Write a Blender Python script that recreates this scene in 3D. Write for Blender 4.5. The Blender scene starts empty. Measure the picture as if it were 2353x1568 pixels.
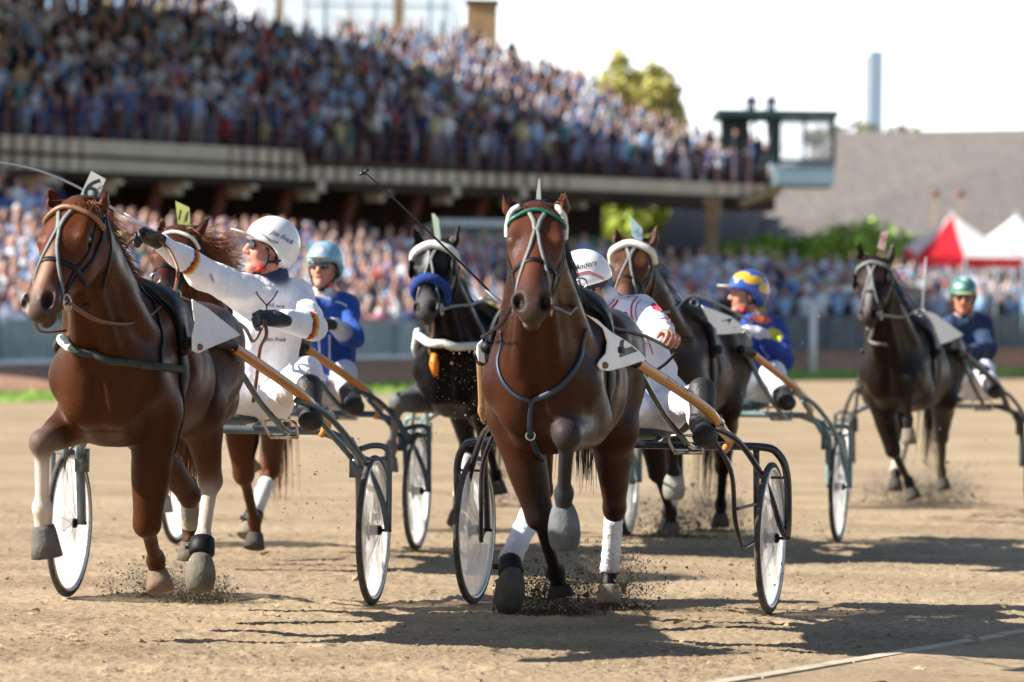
import bpy, math, random
import numpy as np
from mathutils import Vector, Matrix
from mathutils.bvhtree import BVHTree
random.seed(7); rng = np.random.default_rng(7)
scene = bpy.context.scene
# ---------------------------------------------------------------- camera
FPX = 8000.0; CX, CY = 1176.5, 784.0; CAMZ = 1.23
ROLL = math.radians(0.8); PITCH = math.atan(5/FPX)
_F = Vector((0, math.cos(PITCH), math.sin(PITCH)))
_r0 = Vector((1, 0, 0)); _u0 = _r0.cross(_F)
RGT = (_r0*math.cos(ROLL) + _u0*math.sin(ROLL)).normalized()
UPV = (RGT.cross(_F)).normalized()
CAM = Vector((0, 0, CAMZ))
cd = bpy.data.cameras.new('camera'); cam = bpy.data.objects.new('camera', cd)
scene.collection.objects.link(cam); scene.camera = cam
M = Matrix((RGT, UPV, -_F)).transposed().to_4x4(); M.translation = CAM
cam.matrix_world = M
cd.sensor_width = 36.0; cd.lens = FPX/2353.0*36.0
cd.clip_end = 3000; cd.clip_start = 0.5
cd.dof.use_dof = True; cd.dof.focus_distance = 15.2; cd.dof.aperture_fstop = 2.6
# ---------------------------------------------------------------- light
SUN_DIR = Vector((-0.86, -0.13, 0.60)).normalized()      # towards the sun
sd = bpy.data.lights.new('sun', 'SUN'); sd.energy = 5.0; sd.angle = math.radians(0.5); sd.color = (1.0, 0.95, 0.87)
so = bpy.data.objects.new('sun', sd); scene.collection.objects.link(so)
so.rotation_euler = SUN_DIR.to_track_quat('Z', 'Y').to_euler(); so.location = (-20, -5, 20)
w = bpy.data.worlds.new('World'); scene.world = w; w.use_nodes = True
wn = w.node_tree; sky = wn.nodes.new('ShaderNodeTexSky'); sky.sky_type = 'NISHITA'; sky.sun_disc = False
sky.sun_elevation = math.asin(SUN_DIR.z); sky.sun_rotation = math.atan2(SUN_DIR.x, SUN_DIR.y)
sky.dust_density = .6; sky.air_density = 1.0; sky.altitude = 10
_tc = wn.nodes.new('ShaderNodeTexCoord'); _sx = wn.nodes.new('ShaderNodeSeparateXYZ'); wn.links.new(_tc.outputs['Generated'], _sx.inputs[0])
_mr = wn.nodes.new('ShaderNodeMapRange'); _mr.inputs[1].default_value = .10; _mr.inputs[2].default_value = .17; _mr.inputs[3].default_value = 1.; _mr.inputs[4].default_value = 0.; wn.links.new(_sx.outputs[2], _mr.inputs[0])
_my = wn.nodes.new('ShaderNodeMapRange'); _my.inputs[1].default_value = .72; _my.inputs[2].default_value = .95; wn.links.new(_sx.outputs[1], _my.inputs[0])   # the haze glows in front of the camera only, over the stand
_mm = wn.nodes.new('ShaderNodeMath'); _mm.operation = 'MULTIPLY'; wn.links.new(_mr.outputs[0], _mm.inputs[0]); wn.links.new(_my.outputs[0], _mm.inputs[1])
_mx = wn.nodes.new('ShaderNodeMix'); _mx.data_type = 'RGBA'; wn.links.new(_mm.outputs[0], _mx.inputs[0]); wn.links.new(sky.outputs[0], _mx.inputs[6]); _mx.inputs[7].default_value = (14., 14.6, 15., 1)   # bright summer haze low over the horizon
wn.links.new(_mx.outputs[2], wn.nodes['Background'].inputs[0]); wn.nodes['Background'].inputs[1].default_value = 0.065
scene.view_settings.view_transform = 'Standard'; scene.view_settings.look = 'None'
scene.view_settings.exposure = 1.27; scene.view_settings.gamma = 1.0
# ---------------------------------------------------------------- pixel helpers (photo measured in a 2353 x 1568 frame)
def ray(vx, vy):
    return _F*FPX + RGT*(vx-CX) - UPV*(vy-CY)
def P(vx, vy, D):
    r = ray(vx, vy); return CAM + r*(D/r.y)
def proj(p):
    d = Vector(p)-CAM; z = d.dot(_F)
    return CX + FPX*d.dot(RGT)/z, CY - FPX*d.dot(UPV)/z
class Frame:
    """origin on the ground, u forward, x to the image right, z up"""
    def __init__(s, ox, oy, ang):
        s.o = Vector((ox, oy, 0)); a = math.radians(ang)
        s.F = Vector((-math.sin(a), -math.cos(a), 0)); s.X = Vector((math.cos(a), -math.sin(a), 0)); s.Z = Vector((0, 0, 1))
    def T(s, x, u, z): return s.o + s.X*x + s.F*u + s.Z*z
    def J(s, vx, vy, u):
        r = ray(vx, vy); t = (u - (CAM-s.o).dot(s.F))/r.dot(s.F); return CAM + r*t
# ---------------------------------------------------------------- objects
def link(o, parent=None):
    scene.collection.objects.link(o)
    if parent is not None: o.parent = parent
    return o
def thing(name, label, cat, loc, group=None):
    o = bpy.data.objects.new(name, None); o.location = loc; o.empty_display_size = .2
    link(o); o['label'] = label; o['category'] = cat
    if group: o['group'] = group
    o.matrix_basis = Matrix.Translation(loc)
    return o
def tag(o, label=None, cat=None, group=None, kind=None):
    if label: o['label'] = label
    if cat: o['category'] = cat
    if group: o['group'] = group
    if kind: o['kind'] = kind
    return o
def origin_of(parent):
    t = Vector((0, 0, 0)); p = parent
    while p is not None: t += p.location; p = p.parent
    return t
def mesh_obj(name, verts, faces, mats, parent=None, cols=None, smooth=True, label=None, midx=None, uvs=None, loc=None):
    """verts in world space"""
    v = np.asarray(verts, dtype=np.float32).reshape(-1, 3)
    off = origin_of(parent) if parent is not None else Vector((0, 0, 0))
    base = Vector(loc) if loc is not None else None
    if base is None and parent is None: base = Vector((float(v[:, 0].mean()), float(v[:, 1].mean()), float(v[:, 2].min())))
    if base is None: base = Vector((float(v[:, 0].mean()), float(v[:, 1].mean()), float(v[:, 2].mean())))
    v = v - np.array(base, dtype=np.float32)
    me = bpy.data.meshes.new(name)
    if isinstance(faces, np.ndarray):
        n, k = faces.shape
        me.vertices.add(len(v)); me.vertices.foreach_set('co', v.ravel())
        me.loops.add(n*k); me.loops.foreach_set('vertex_index', faces.astype(np.int32).ravel())
        me.polygons.add(n); me.polygons.foreach_set('loop_start', np.arange(0, n*k, k, dtype=np.int32))
        me.polygons.foreach_set('loop_total', np.full(n, k, dtype=np.int32))
        me.update(calc_edges=True)
    else:
        me.from_pydata([tuple(map(float, a)) for a in v], [], faces); me.update()
    if smooth: me.polygons.foreach_set('use_smooth', np.ones(len(me.polygons), dtype=bool))
    if not isinstance(mats, (list, tuple)): mats = [mats]
    for m in mats: me.materials.append(m)
    if midx is not None: me.polygons.foreach_set('material_index', np.asarray(midx, dtype=np.int32))
    if cols is not None:
        ca = me.color_attributes.new('Col', 'FLOAT_COLOR', 'POINT')
        c = np.ones((len(v), 4), dtype=np.float32); c[:, :3] = cols; ca.data.foreach_set('color', c.ravel())
    me.update()
    o = bpy.data.objects.new(name, me); link(o, parent)
    o.location = base - off
    if label: o['label'] = label
    return o
class MB:
    def __init__(s): s.v = []; s.f = []; s.m = []; s.c = []
    def add(s, verts, faces, mi=0, col=None):
        b = len(s.v); s.v += [tuple(x) for x in verts]; s.f += [tuple(i+b for i in f) for f in faces]; s.m += [mi]*len(faces)
        s.c += [col or (1, 1, 1)]*len(verts)
    def box(s, c, half, axes=None, mi=0, col=None):
        X, Y, Z = axes or (Vector((1, 0, 0)), Vector((0, 1, 0)), Vector((0, 0, 1)))
        c = Vector(c); V = []
        for a in (-1, 1):
            for b in (-1, 1):
                for d in (-1, 1): V.append(c + X*(a*half[0]) + Y*(b*half[1]) + Z*(d*half[2]))
        s.add(V, [(0, 1, 3, 2), (4, 6, 7, 5), (0, 4, 5, 1), (2, 3, 7, 6), (0, 2, 6, 4), (1, 5, 7, 3)], mi, col)
    def tube(s, pts, rad, n=8, mi=0, cap=True, flat=None, col=None):
        """flat=(normal, factor) squashes the section along normal"""
        pts = [Vector(p) for p in pts]; N = len(pts)
        rr = rad if isinstance(rad, (list, tuple)) else [rad]*N
        ref = None; V = []
        for i, p in enumerate(pts):
            t = (pts[min(i+1, N-1)]-pts[max(i-1, 0)])
            t = t.normalized() if t.length > 1e-9 else Vector((0, 0, 1))
            if ref is None:
                ref = t.orthogonal().normalized()
                if flat: ref = flat[0].cross(t).normalized() if flat[0].cross(t).length > 1e-4 else ref
            ref = (ref - t*ref.dot(t)); ref = ref.normalized() if ref.length > 1e-6 else t.orthogonal().normalized()
            b = t.cross(ref)
            for k in range(n):
                a = 2*math.pi*k/n; f = flat[1] if flat else 1
                V.append(p + ref*(math.cos(a)*rr[i]) + b*(math.sin(a)*rr[i]*f))
        Fc = []
        for i in range(N-1):
            for k in range(n):
                k2 = (k+1) % n; Fc.append((i*n+k, i*n+k2, (i+1)*n+k2, (i+1)*n+k))
        if cap: Fc += [tuple(range(n-1, -1, -1)), tuple((N-1)*n+k for k in range(n))]
        s.add(V, Fc, mi, col)
    def build(s, name, mats, parent=None, smooth=True, cols=False, **kw):
        return mesh_obj(name, s.v, s.f, mats, parent, smooth=smooth, midx=s.m, cols=np.array(s.c) if cols else None, **kw)
def catmull(pts, n=8, closed=False):
    pts = [Vector(p) for p in pts]; N = len(pts); out = []
    if N < 3 and not closed: return [pts[0].lerp(pts[-1], i/n) for i in range(n+1)]
    rngN = N if closed else N-1
    for i in range(rngN):
        if closed: p0, p1, p2, p3 = pts[(i-1) % N], pts[i], pts[(i+1) % N], pts[(i+2) % N]
        else: p0, p1, p2, p3 = pts[max(i-1, 0)], pts[i], pts[i+1], pts[min(i+2, N-1)]
        for k in range(n):
            t = k/n
            out.append(0.5*((2*p1) + (p2-p0)*t + (2*p0-5*p1+4*p2-p3)*t*t + (3*p1-p0-3*p2+p3)*t**3))
    if not closed: out.append(pts[-1])
    return out
# ---------------------------------------------------------------- materials
def srgb(r, g, b):
    f = lambda c: ((c/255)/12.92 if c/255 <= .04045 else (((c/255)+.055)/1.055)**2.4)
    return (f(r), f(g), f(b))
def mat(name, col, rough=.6, metal=0., nscale=0, namp=.15, bump=0., bscale=40., spec=.5, sheen=0., attr=False, coat=0., emis=None, stretch=None, bdist=.02):
    m = bpy.data.materials.new(name); m.use_nodes = True; nt = m.node_tree; b = nt.nodes['Principled BSDF']
    b.inputs['Roughness'].default_value = rough; b.inputs['Metallic'].default_value = metal
    b.inputs['Specular IOR Level'].default_value = spec; b.inputs['Sheen Weight'].default_value = sheen
    b.inputs['Coat Weight'].default_value = coat
    tc = nt.nodes.new('ShaderNodeTexCoord'); src = tc.outputs['Object']
    if stretch:
        mp = nt.nodes.new('ShaderNodeMapping'); mp.inputs['Scale'].default_value = stretch; nt.links.new(src, mp.inputs[0]); src = mp.outputs[0]
    base = None
    if attr:
        at = nt.nodes.new('ShaderNodeAttribute'); at.attribute_name = 'Col'; base = at.outputs['Color']
    if nscale:
        nz = nt.nodes.new('ShaderNodeTexNoise'); nz.inputs['Scale'].default_value = nscale; nz.inputs['Detail'].default_value = 5
        nt.links.new(src, nz.inputs['Vector'])
        mr = nt.nodes.new('ShaderNodeMapRange'); mr.inputs[1].default_value = .3; mr.inputs[2].default_value = .7
        mr.inputs[3].default_value = 1-namp; mr.inputs[4].default_value = 1+namp; nt.links.new(nz.outputs[0], mr.inputs[0])
        mx = nt.nodes.new('ShaderNodeVectorMath'); mx.operation = 'SCALE'
        if base: nt.links.new(base, mx.inputs[0])
        else: mx.inputs[0].default_value = col
        nt.links.new(mr.outputs[0], mx.inputs['Scale']); nt.links.new(mx.outputs[0], b.inputs['Base Color'])
    elif base: nt.links.new(base, b.inputs['Base Color'])
    else: b.inputs['Base Color'].default_value = (*col, 1)
    if bump:
        n2 = nt.nodes.new('ShaderNodeTexNoise'); n2.inputs['Scale'].default_value = bscale; n2.inputs['Detail'].default_value = 4
        nt.links.new(src, n2.inputs['Vector']); bp = nt.nodes.new('ShaderNodeBump'); bp.inputs['Strength'].default_value = bump
        bp.inputs['Distance'].default_value = bdist; nt.links.new(n2.outputs[0], bp.inputs['Height']); nt.links.new(bp.outputs[0], b.inputs['Normal'])
    if emis:
        b.inputs['Emission Color'].default_value = (*col, 1); b.inputs['Emission Strength'].default_value = emis
    return m
# ---------------------------------------------------------------- SDF modelling (numpy) + surface nets
def A3(v): return np.array(v, dtype=np.float32)
class Sdf:
    def __init__(s): s.p = []
    def cone(s, a, b, ra, rb, col=(.5, .5, .5), k=.03, flat=None, op='u', tag=None):
        s.p.append(dict(t='c', a=A3(a), b=A3(b), ra=ra, rb=rb, col=col, k=k, flat=(A3(flat[0]), flat[1]) if flat else None, op=op)); return s
    def ell(s, c, r, axes=None, col=(.5, .5, .5), k=.03, op='u'):
        ax = np.array([list(v) for v in axes], dtype=np.float32) if axes else np.eye(3, dtype=np.float32)
        s.p.append(dict(t='e', c=A3(c), r=A3(r), ax=ax, col=col, k=k, op=op)); return s
    def ball(s, c, r, **kw): return s.ell(c, (r, r, r), **kw)
    @staticmethod
    def dist(p, X):
        if p['t'] == 'c':
            ba = p['b']-p['a']; L = float(ba@ba)+1e-9; pa = X-p['a']; t = np.clip((pa@ba)/L, 0, 1)
            q = pa - t[..., None]*ba
            if p['flat']: n, f = p['flat']; q = q + n*((q@n)*(1/f-1))[..., None]
            return np.sqrt((q*q).sum(-1)) - (p['ra']+(p['rb']-p['ra'])*t)
        q = (X-p['c'])@p['ax'].T; k0 = np.sqrt(((q/p['r'])**2).sum(-1)); k1 = np.sqrt(((q/p['r']**2)**2).sum(-1))
        return k0*(k0-1)/(k1+1e-6)
    @staticmethod
    def bbox(p):
        if p['t'] == 'c':
            r = max(p['ra'], p['rb'])*(max(1, p['flat'][1]) if p['flat'] else 1)
            return np.minimum(p['a'], p['b'])-r, np.maximum(p['a'], p['b'])+r
        r = np.abs(p['ax']).T@p['r']; return p['c']-r, p['c']+r
    def mesh(s, h):
        lo = np.min([s.bbox(p)[0] for p in s.p if p['op'] == 'u'], axis=0)-3*h; hi = np.max([s.bbox(p)[1] for p in s.p if p['op'] == 'u'], axis=0)+3*h
        n = np.ceil((hi-lo)/h).astype(int)+1
        G = np.full(tuple(n), .3, dtype=np.float32)
        ax = [lo[i]+h*np.arange(n[i], dtype=np.float32) for i in range(3)]
        for p in s.p:
            b0, b1 = s.bbox(p); pad = p['k']+2*h
            i0 = np.maximum(np.floor((b0-pad-lo)/h).astype(int), 0); i1 = np.minimum(np.ceil((b1+pad-lo)/h).astype(int)+1, n)
            if (i1 <= i0).any(): continue
            g = np.stack(np.meshgrid(ax[0][i0[0]:i1[0]], ax[1][i0[1]:i1[1]], ax[2][i0[2]:i1[2]], indexing='ij'), -1)
            d = s.dist(p, g); sl = tuple(slice(i0[i], i1[i]) for i in range(3)); a = G[sl]; k = p['k']+1e-6
            if p['op'] == 'u': hh = np.maximum(k-np.abs(a-d), 0)/k; G[sl] = np.minimum(a, d)-hh*hh*k*.25
            elif p['op'] == 's': hh = np.maximum(k-np.abs(a+d), 0)/k; G[sl] = np.maximum(a, -d)+hh*hh*k*.25
        # surface nets
        S = G < 0
        cnt = np.zeros(tuple(n-1), dtype=np.int8)
        for i in (0, 1):
            for j in (0, 1):
                for k in (0, 1): cnt += S[i:n[0]-1+i, j:n[1]-1+j, k:n[2]-1+k]
        act = (cnt > 0) & (cnt < 8); I = np.argwhere(act); idx = np.full(tuple(n-1), -1, dtype=np.int32); idx[act] = np.arange(len(I))
        C = {}
        for i in (0, 1):
            for j in (0, 1):
                for k in (0, 1): C[i, j, k] = G[I[:, 0]+i, I[:, 1]+j, I[:, 2]+k]
        acc = np.zeros((len(I), 3), dtype=np.float32); num = np.zeros(len(I), dtype=np.float32)
        for a in range(3):
            o = [q for q in range(3) if q != a]
            for p1 in (0, 1):
                for p2 in (0, 1):
                    c0 = [0, 0, 0]; c0[o[0]] = p1; c0[o[1]] = p2; c1 = list(c0); c1[a] = 1
                    f0 = C[tuple(c0)]; f1 = C[tuple(c1)]; m = (f0 < 0) != (f1 < 0)
                    t = np.where(m, f0/(np.where(m, f0-f1, 1)), 0); pt = np.tile(np.array(c0, dtype=np.float32), (len(I), 1)); pt[:, a] = t
                    acc += pt*m[:, None]; num += m
        V = (I+acc/num[:, None])*h+lo
        Q = []
        for a in range(3):
            b, c = (a+1) % 3, (a+2) % 3
            s0 = [slice(1, n[i]-1) for i in range(3)]; s1 = list(s0); s0[a] = slice(0, n[a]-1); s1[a] = slice(1, n[a])
            x0 = S[tuple(s0)]; x1 = S[tuple(s1)]; E = np.argwhere(x0 != x1); flip = x0[x0 != x1]
            E = E + np.array([0 if i == a else 1 for i in range(3)])
            def at(db, dc):
                e = E.copy(); e[:, b] += db; e[:, c] += dc; return idx[e[:, 0], e[:, 1], e[:, 2]]
            q = np.stack([at(-1, -1), at(0, -1), at(0, 0), at(-1, 0)], -1)
            q[~flip] = q[~flip][:, ::-1]; Q.append(q)
        Q = np.concatenate(Q); Q = Q[(Q >= 0).all(1)]
        return V.astype(np.float32), Q
    def colors(s, V, tau=.008, pad=.05):
        acc = np.zeros((len(V), 3), dtype=np.float32); ws = np.full(len(V), 1e-9, dtype=np.float32)
        D = []; M0 = np.full(len(V), 9., dtype=np.float32)
        for p in s.p:
            if p['op'] != 'u': continue
            b0, b1 = s.bbox(p); m = ((V > b0-pad) & (V < b1+pad)).all(1); ix = np.nonzero(m)[0]
            d = s.dist(p, V[ix]) if len(ix) else np.zeros(0); D.append((ix, d, p)); M0[ix] = np.minimum(M0[ix], d)
        for ix, d, p in D:
            ww = np.exp(-np.clip((d-M0[ix])/tau, 0, 30)); acc[ix] += ww[:, None]*A3(p['col']); ws[ix] += ww
        return acc/ws[:, None]
def relax(V, Q, it=2, lam=.5):
    n = len(V)
    E = np.concatenate([Q[:, [0, 1]], Q[:, [1, 2]], Q[:, [2, 3]], Q[:, [3, 0]]])
    deg = np.bincount(E[:, 0], minlength=n)+np.bincount(E[:, 1], minlength=n)
    for _ in range(it):
        acc = np.zeros((n, 3))
        for c in range(3): acc[:, c] = np.bincount(E[:, 0], weights=V[E[:, 1], c], minlength=n)+np.bincount(E[:, 1], weights=V[E[:, 0], c], minlength=n)
        V = (V*(1-lam)+lam*acc/np.maximum(deg, 1)[:, None]).astype(np.float32)
    return V
def vnoise(V, scale, seed=0):
    """cheap smooth 3d noise as a sum of sines"""
    r = np.random.default_rng(seed); out = np.zeros(len(V))
    for i in range(9):
        d = r.normal(size=3); d /= np.linalg.norm(d); f = scale*(.6+1.5*r.random()); out += np.sin(V@d*f*6.28+r.random()*6.28)/(1+.3*i)
    return out/4
def bvh_of(V, Q): return BVHTree.FromPolygons([tuple(v) for v in V.tolist()], Q.tolist())
def sdf_obj(name, sdf, h, m, parent, it=1, colfn=None, tau=.008, wr=None, label=None, want_bvh=False):
    V, Q = sdf.mesh(h); V = relax(V, Q, it)
    if wr:
        amp, sc, seed = wr; ctr = V.mean(0)
        N = np.zeros_like(V); fn = np.cross(V[Q[:, 2]]-V[Q[:, 0]], V[Q[:, 3]]-V[Q[:, 1]])
        for k in range(4):
            for c in range(3): N[:, c] += np.bincount(Q[:, k], weights=fn[:, c], minlength=len(V))
        N /= (np.linalg.norm(N, axis=1)[:, None]+1e-9); nz = vnoise(V, sc, seed); nz = 1-2*np.abs(nz); V = (V+N*(amp*nz)[:, None]).astype(np.float32)
    cols = sdf.colors(V, tau)
    if colfn: cols = colfn(V, cols)
    o = mesh_obj(name, V, Q, m, parent, cols=cols, label=label)
    return (o, bvh_of(V, Q)) if want_bvh else o
# ---------------------------------------------------------------- ribbons, straps
def ribbon(mb, pts, wd, th, normals, closed=False, mi=0):
    N = len(pts); V = []
    for i, p in enumerate(pts):
        a = pts[(i-1) % N] if closed else pts[max(i-1, 0)]; b = pts[(i+1) % N] if closed else pts[min(i+1, N-1)]
        t = (Vector(b)-Vector(a)).normalized(); n = Vector(normals[i]); n = (n-t*n.dot(t)).normalized(); s = t.cross(n)
        p = Vector(p); V += [p+s*wd/2, p+s*wd/2*.8+n*th, p-s*wd/2*.8+n*th, p-s*wd/2]
    F = []
    for i in range(N if closed else N-1):
        j = (i+1) % N
        for k in range(4): F.append((i*4+k, i*4+(k+1) % 4, j*4+(k+1) % 4, j*4+k))
    if not closed: F += [(3, 2, 1, 0), ((N-1)*4, (N-1)*4+1, (N-1)*4+2, (N-1)*4+3)]
    mb.add(V, F, mi)
def strap_on(mb, bvh, pts, wd=.025, th=.005, off=.003, n=8, closed=False, snap=.25, round_=False, mi=0):
    pp = catmull(pts, n, closed); P2 = []; NN = []
    for p in pp:
        r = bvh.find_nearest(p, snap)
        if r[0] is not None: P2.append(r[0]+r[1]*off); NN.append(r[1])
        else: P2.append(p); NN.append(Vector((0, 0, 1)) if not NN else NN[-1])
    for _ in range(2):
        P2 = [P2[i] if (not closed and i in (0, len(P2)-1)) else (P2[i-1]+P2[i]*2+P2[(i+1) % len(P2)])/4 for i in range(len(P2))]
        NN = [(NN[i-1]+NN[i]*2+NN[(i+1) % len(NN)]).normalized() if (closed or 0 < i < len(NN)-1) else NN[i] for i in range(len(NN))]
    if round_:
        q = [p+n_*wd*.35 for p, n_ in zip(P2, NN)]
        if closed: q.append(q[0])
        mb.tube(q, wd/2, 8, mi)
    else: ribbon(mb, P2, wd, th, NN, closed, mi)
def loop_on(mb, bvh, c, n, wd=.03, th=.006, off=.003, N=48, R=.8, round_=False, up=None, mi=0):
    """closed strap where the plane (c, n) cuts the body"""
    c = Vector(c); n = Vector(n).normalized(); e = n.orthogonal().normalized(); f = n.cross(e); pts = []
    for i in range(N):
        a = 2*math.pi*i/N; d = e*math.cos(a)+f*math.sin(a)
        r = bvh.ray_cast(c, d, R)
        if r[0] is not None: pts.append(r[0])
    if len(pts) > 5: strap_on(mb, bvh, pts, wd, th, off, 1, True, .1, round_, mi)
def cast(bvh, vx, vy, off=.006, D=None):
    r = ray(vx, vy).normalized(); h = bvh.ray_cast(CAM, r, 60)
    if h[0] is None: return (P(vx, vy, D), -r) if D else (None, None)
    n = h[1] if h[1].dot(r) < 0 else -h[1]
    return h[0]+n*off, n
def patch(name, bvh, poly, m, parent, D, off=.012, step=7, th=.004, snap=.25, label=None, smooth=True, plane=None):
    """sheet of cloth: outline given in photo coordinates at depth D, laid on the surface under it"""
    import bmesh
    bm = bmesh.new(); vs = [bm.verts.new((x, y, 0)) for x, y in poly]; bm.faces.new(vs)
    xs = [p[0] for p in poly]; ys = [p[1] for p in poly]
    for a, b, ax in ((min(xs), max(xs), (1, 0, 0)), (min(ys), max(ys), (0, 1, 0))):
        t = a+step
        while t < b:
            bmesh.ops.bisect_plane(bm, geom=bm.verts[:]+bm.edges[:]+bm.faces[:], plane_co=(t*ax[0], t*ax[1], 0), plane_no=ax); t += step
    bm.verts.ensure_lookup_table(); pts = []; 
    for v in bm.verts:
        p, n = cast(bvh, v.co.x, v.co.y, off)
        if p is None or abs(p.y-D) > snap*3:
            q = P(v.co.x, v.co.y, D); r = bvh.find_nearest(q, snap); p = q if r[0] is None else r[0]+r[1]*off
            dv = (q-CAM); p = CAM+dv*((p-CAM).dot(dv)/dv.dot(dv))
        if plane:
            (x0, d0), (x1, d1) = plane; dd = d0+(d1-d0)*(v.co.x-x0)/(x1-x0); hit, _ = cast(bvh, v.co.x, v.co.y, 0.); p = P(v.co.x, v.co.y, min(dd, hit.y-off) if hit is not None else dd)
        pts.append(p)
    faces = [[v.index for v in f.verts] for f in bm.faces]; bm.verts.index_update(); faces = [[v.index for v in f.verts] for f in bm.faces]
    nb = [[] for _ in pts]
    for e in bm.edges: a, b = e.verts[0].index, e.verts[1].index; nb[a].append(b); nb[b].append(a)
    bm.free()
    dep = [(p-CAM).length for p in pts]
    for _ in range(6): dep = [(dep[i]+sum(dep[j] for j in nb[i])/len(nb[i]))/2 if nb[i] else dep[i] for i in range(len(pts))]
    pts = [CAM+(p-CAM).normalized()*(d-.004) for p, d in zip(pts, dep)]
    o = mesh_obj(name, pts, faces, m, parent, label=label, smooth=smooth)
    sm = o.modifiers.new('solid', 'SOLIDIFY'); sm.thickness = th; sm.offset = 0
    return o, BVHTree.FromPolygons([tuple(p) for p in pts], [tuple(f) for f in faces])
def text_on(name, s, m, parent, bvh, vx, vy, hpx, ang=0., shear=0., D=None, off=.004, xs=1., wt=0., cut=True):
    """lettering laid on a surface, size in photo pixels"""
    cu = bpy.data.curves.new(name, 'FONT'); cu.body = s; cu.size = 1.0; cu.shear = shear; cu.align_x = 'CENTER'; cu.align_y = 'CENTER'; cu.offset = wt; cu.resolution_u = 3
    t = bpy.data.objects.new(name, cu); scene.collection.objects.link(t)
    dg = bpy.context.evaluated_depsgraph_get(); me = bpy.data.meshes.new_from_object(t.evaluated_get(dg)); bpy.data.objects.remove(t)
    V = np.zeros(len(me.vertices)*3); me.vertices.foreach_get('co', V); V = V.reshape(-1, 3); F = [tuple(p.vertices) for p in me.polygons]; bpy.data.meshes.remove(me)
    if not len(V): return None
    k = hpx/.72; a = math.radians(ang); pts = []
    for x, y, z in V:
        x *= k*xs; y *= k; px = vx+x*math.cos(a)+y*math.sin(a); py = vy-(y*math.cos(a)-x*math.sin(a))
        p, n = cast(bvh, px, py, 0., D)
        if p is None: p = P(px, py, D or 15)
        pts.append(p)
    o_ = sorted((p-CAM).length for p in pts)[len(pts)//2]
    pts = [CAM+(p-CAM).normalized()*(min((p-CAM).length, o_+.06)-off) for p in pts]
    return mesh_obj(name, pts, F, m, parent, smooth=False)
def _paint(self, V, cols):
    for p in self.p:
        if p['op'] != 'p': continue
        d = self.dist(p, V); w_ = np.clip(.5-d/(2*p['k']), 0, 1)[:, None]; cols = cols*(1-w_)+A3(p['col'])*w_
    return cols
_c0 = Sdf.colors
def _colors(self, V, tau=.008, pad=.05): return _paint(self, V, _c0(self, V, tau, pad))
Sdf.colors = _colors
M_black_leather = mat('black_leather', (.006, .006, .007), .5, spec=.22, bump=.15, bscale=200)
M_brown_leather = mat('brown_leather', (.13, .045, .02), .5, bump=.15, bscale=150)
M_grey_strap = mat('grey_strap', (.16, .17, .16), .5, bump=.2, bscale=200)
M_padded = mat('padded_girth_cover', (.035, .05, .045), .9, nscale=60, namp=.5, bump=.6, bscale=160)
M_white_cloth = mat('white_cloth', (.86, .87, .88), .8, bump=.12, bscale=18, nscale=9, namp=.05)
M_white_pad = mat('white_fleece', (.72, .72, .66), .95, bump=.5, bscale=120)
M_blue_fleece = mat('blue_fleece', (.015, .05, .26), .95, bump=.9, bscale=140, nscale=90, namp=.5)
M_metal = mat('buckle_metal', (.55, .53, .48), .25, metal=1.)
M_bandage = mat('bandage_cloth', (.70, .70, .72), .9, bump=.35, bscale=60, nscale=12, namp=.12, attr=True)
M_hoofboot = mat('rubber_hoof_boot', (.2, .21, .2), .85, spec=.2, bump=.3, bscale=50, nscale=14, namp=.25, attr=True)
M_eye = mat('eye_gloss', (.012, .006, .004), .06, spec=.8, coat=.5)
def coat_mat(name, rough=.38):
    return mat(name, (.1, .04, .02), rough, attr=True, nscale=5, namp=.3, bump=.22, bscale=190, spec=.27, stretch=(1, 1, .45))
COATS = {}
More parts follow.
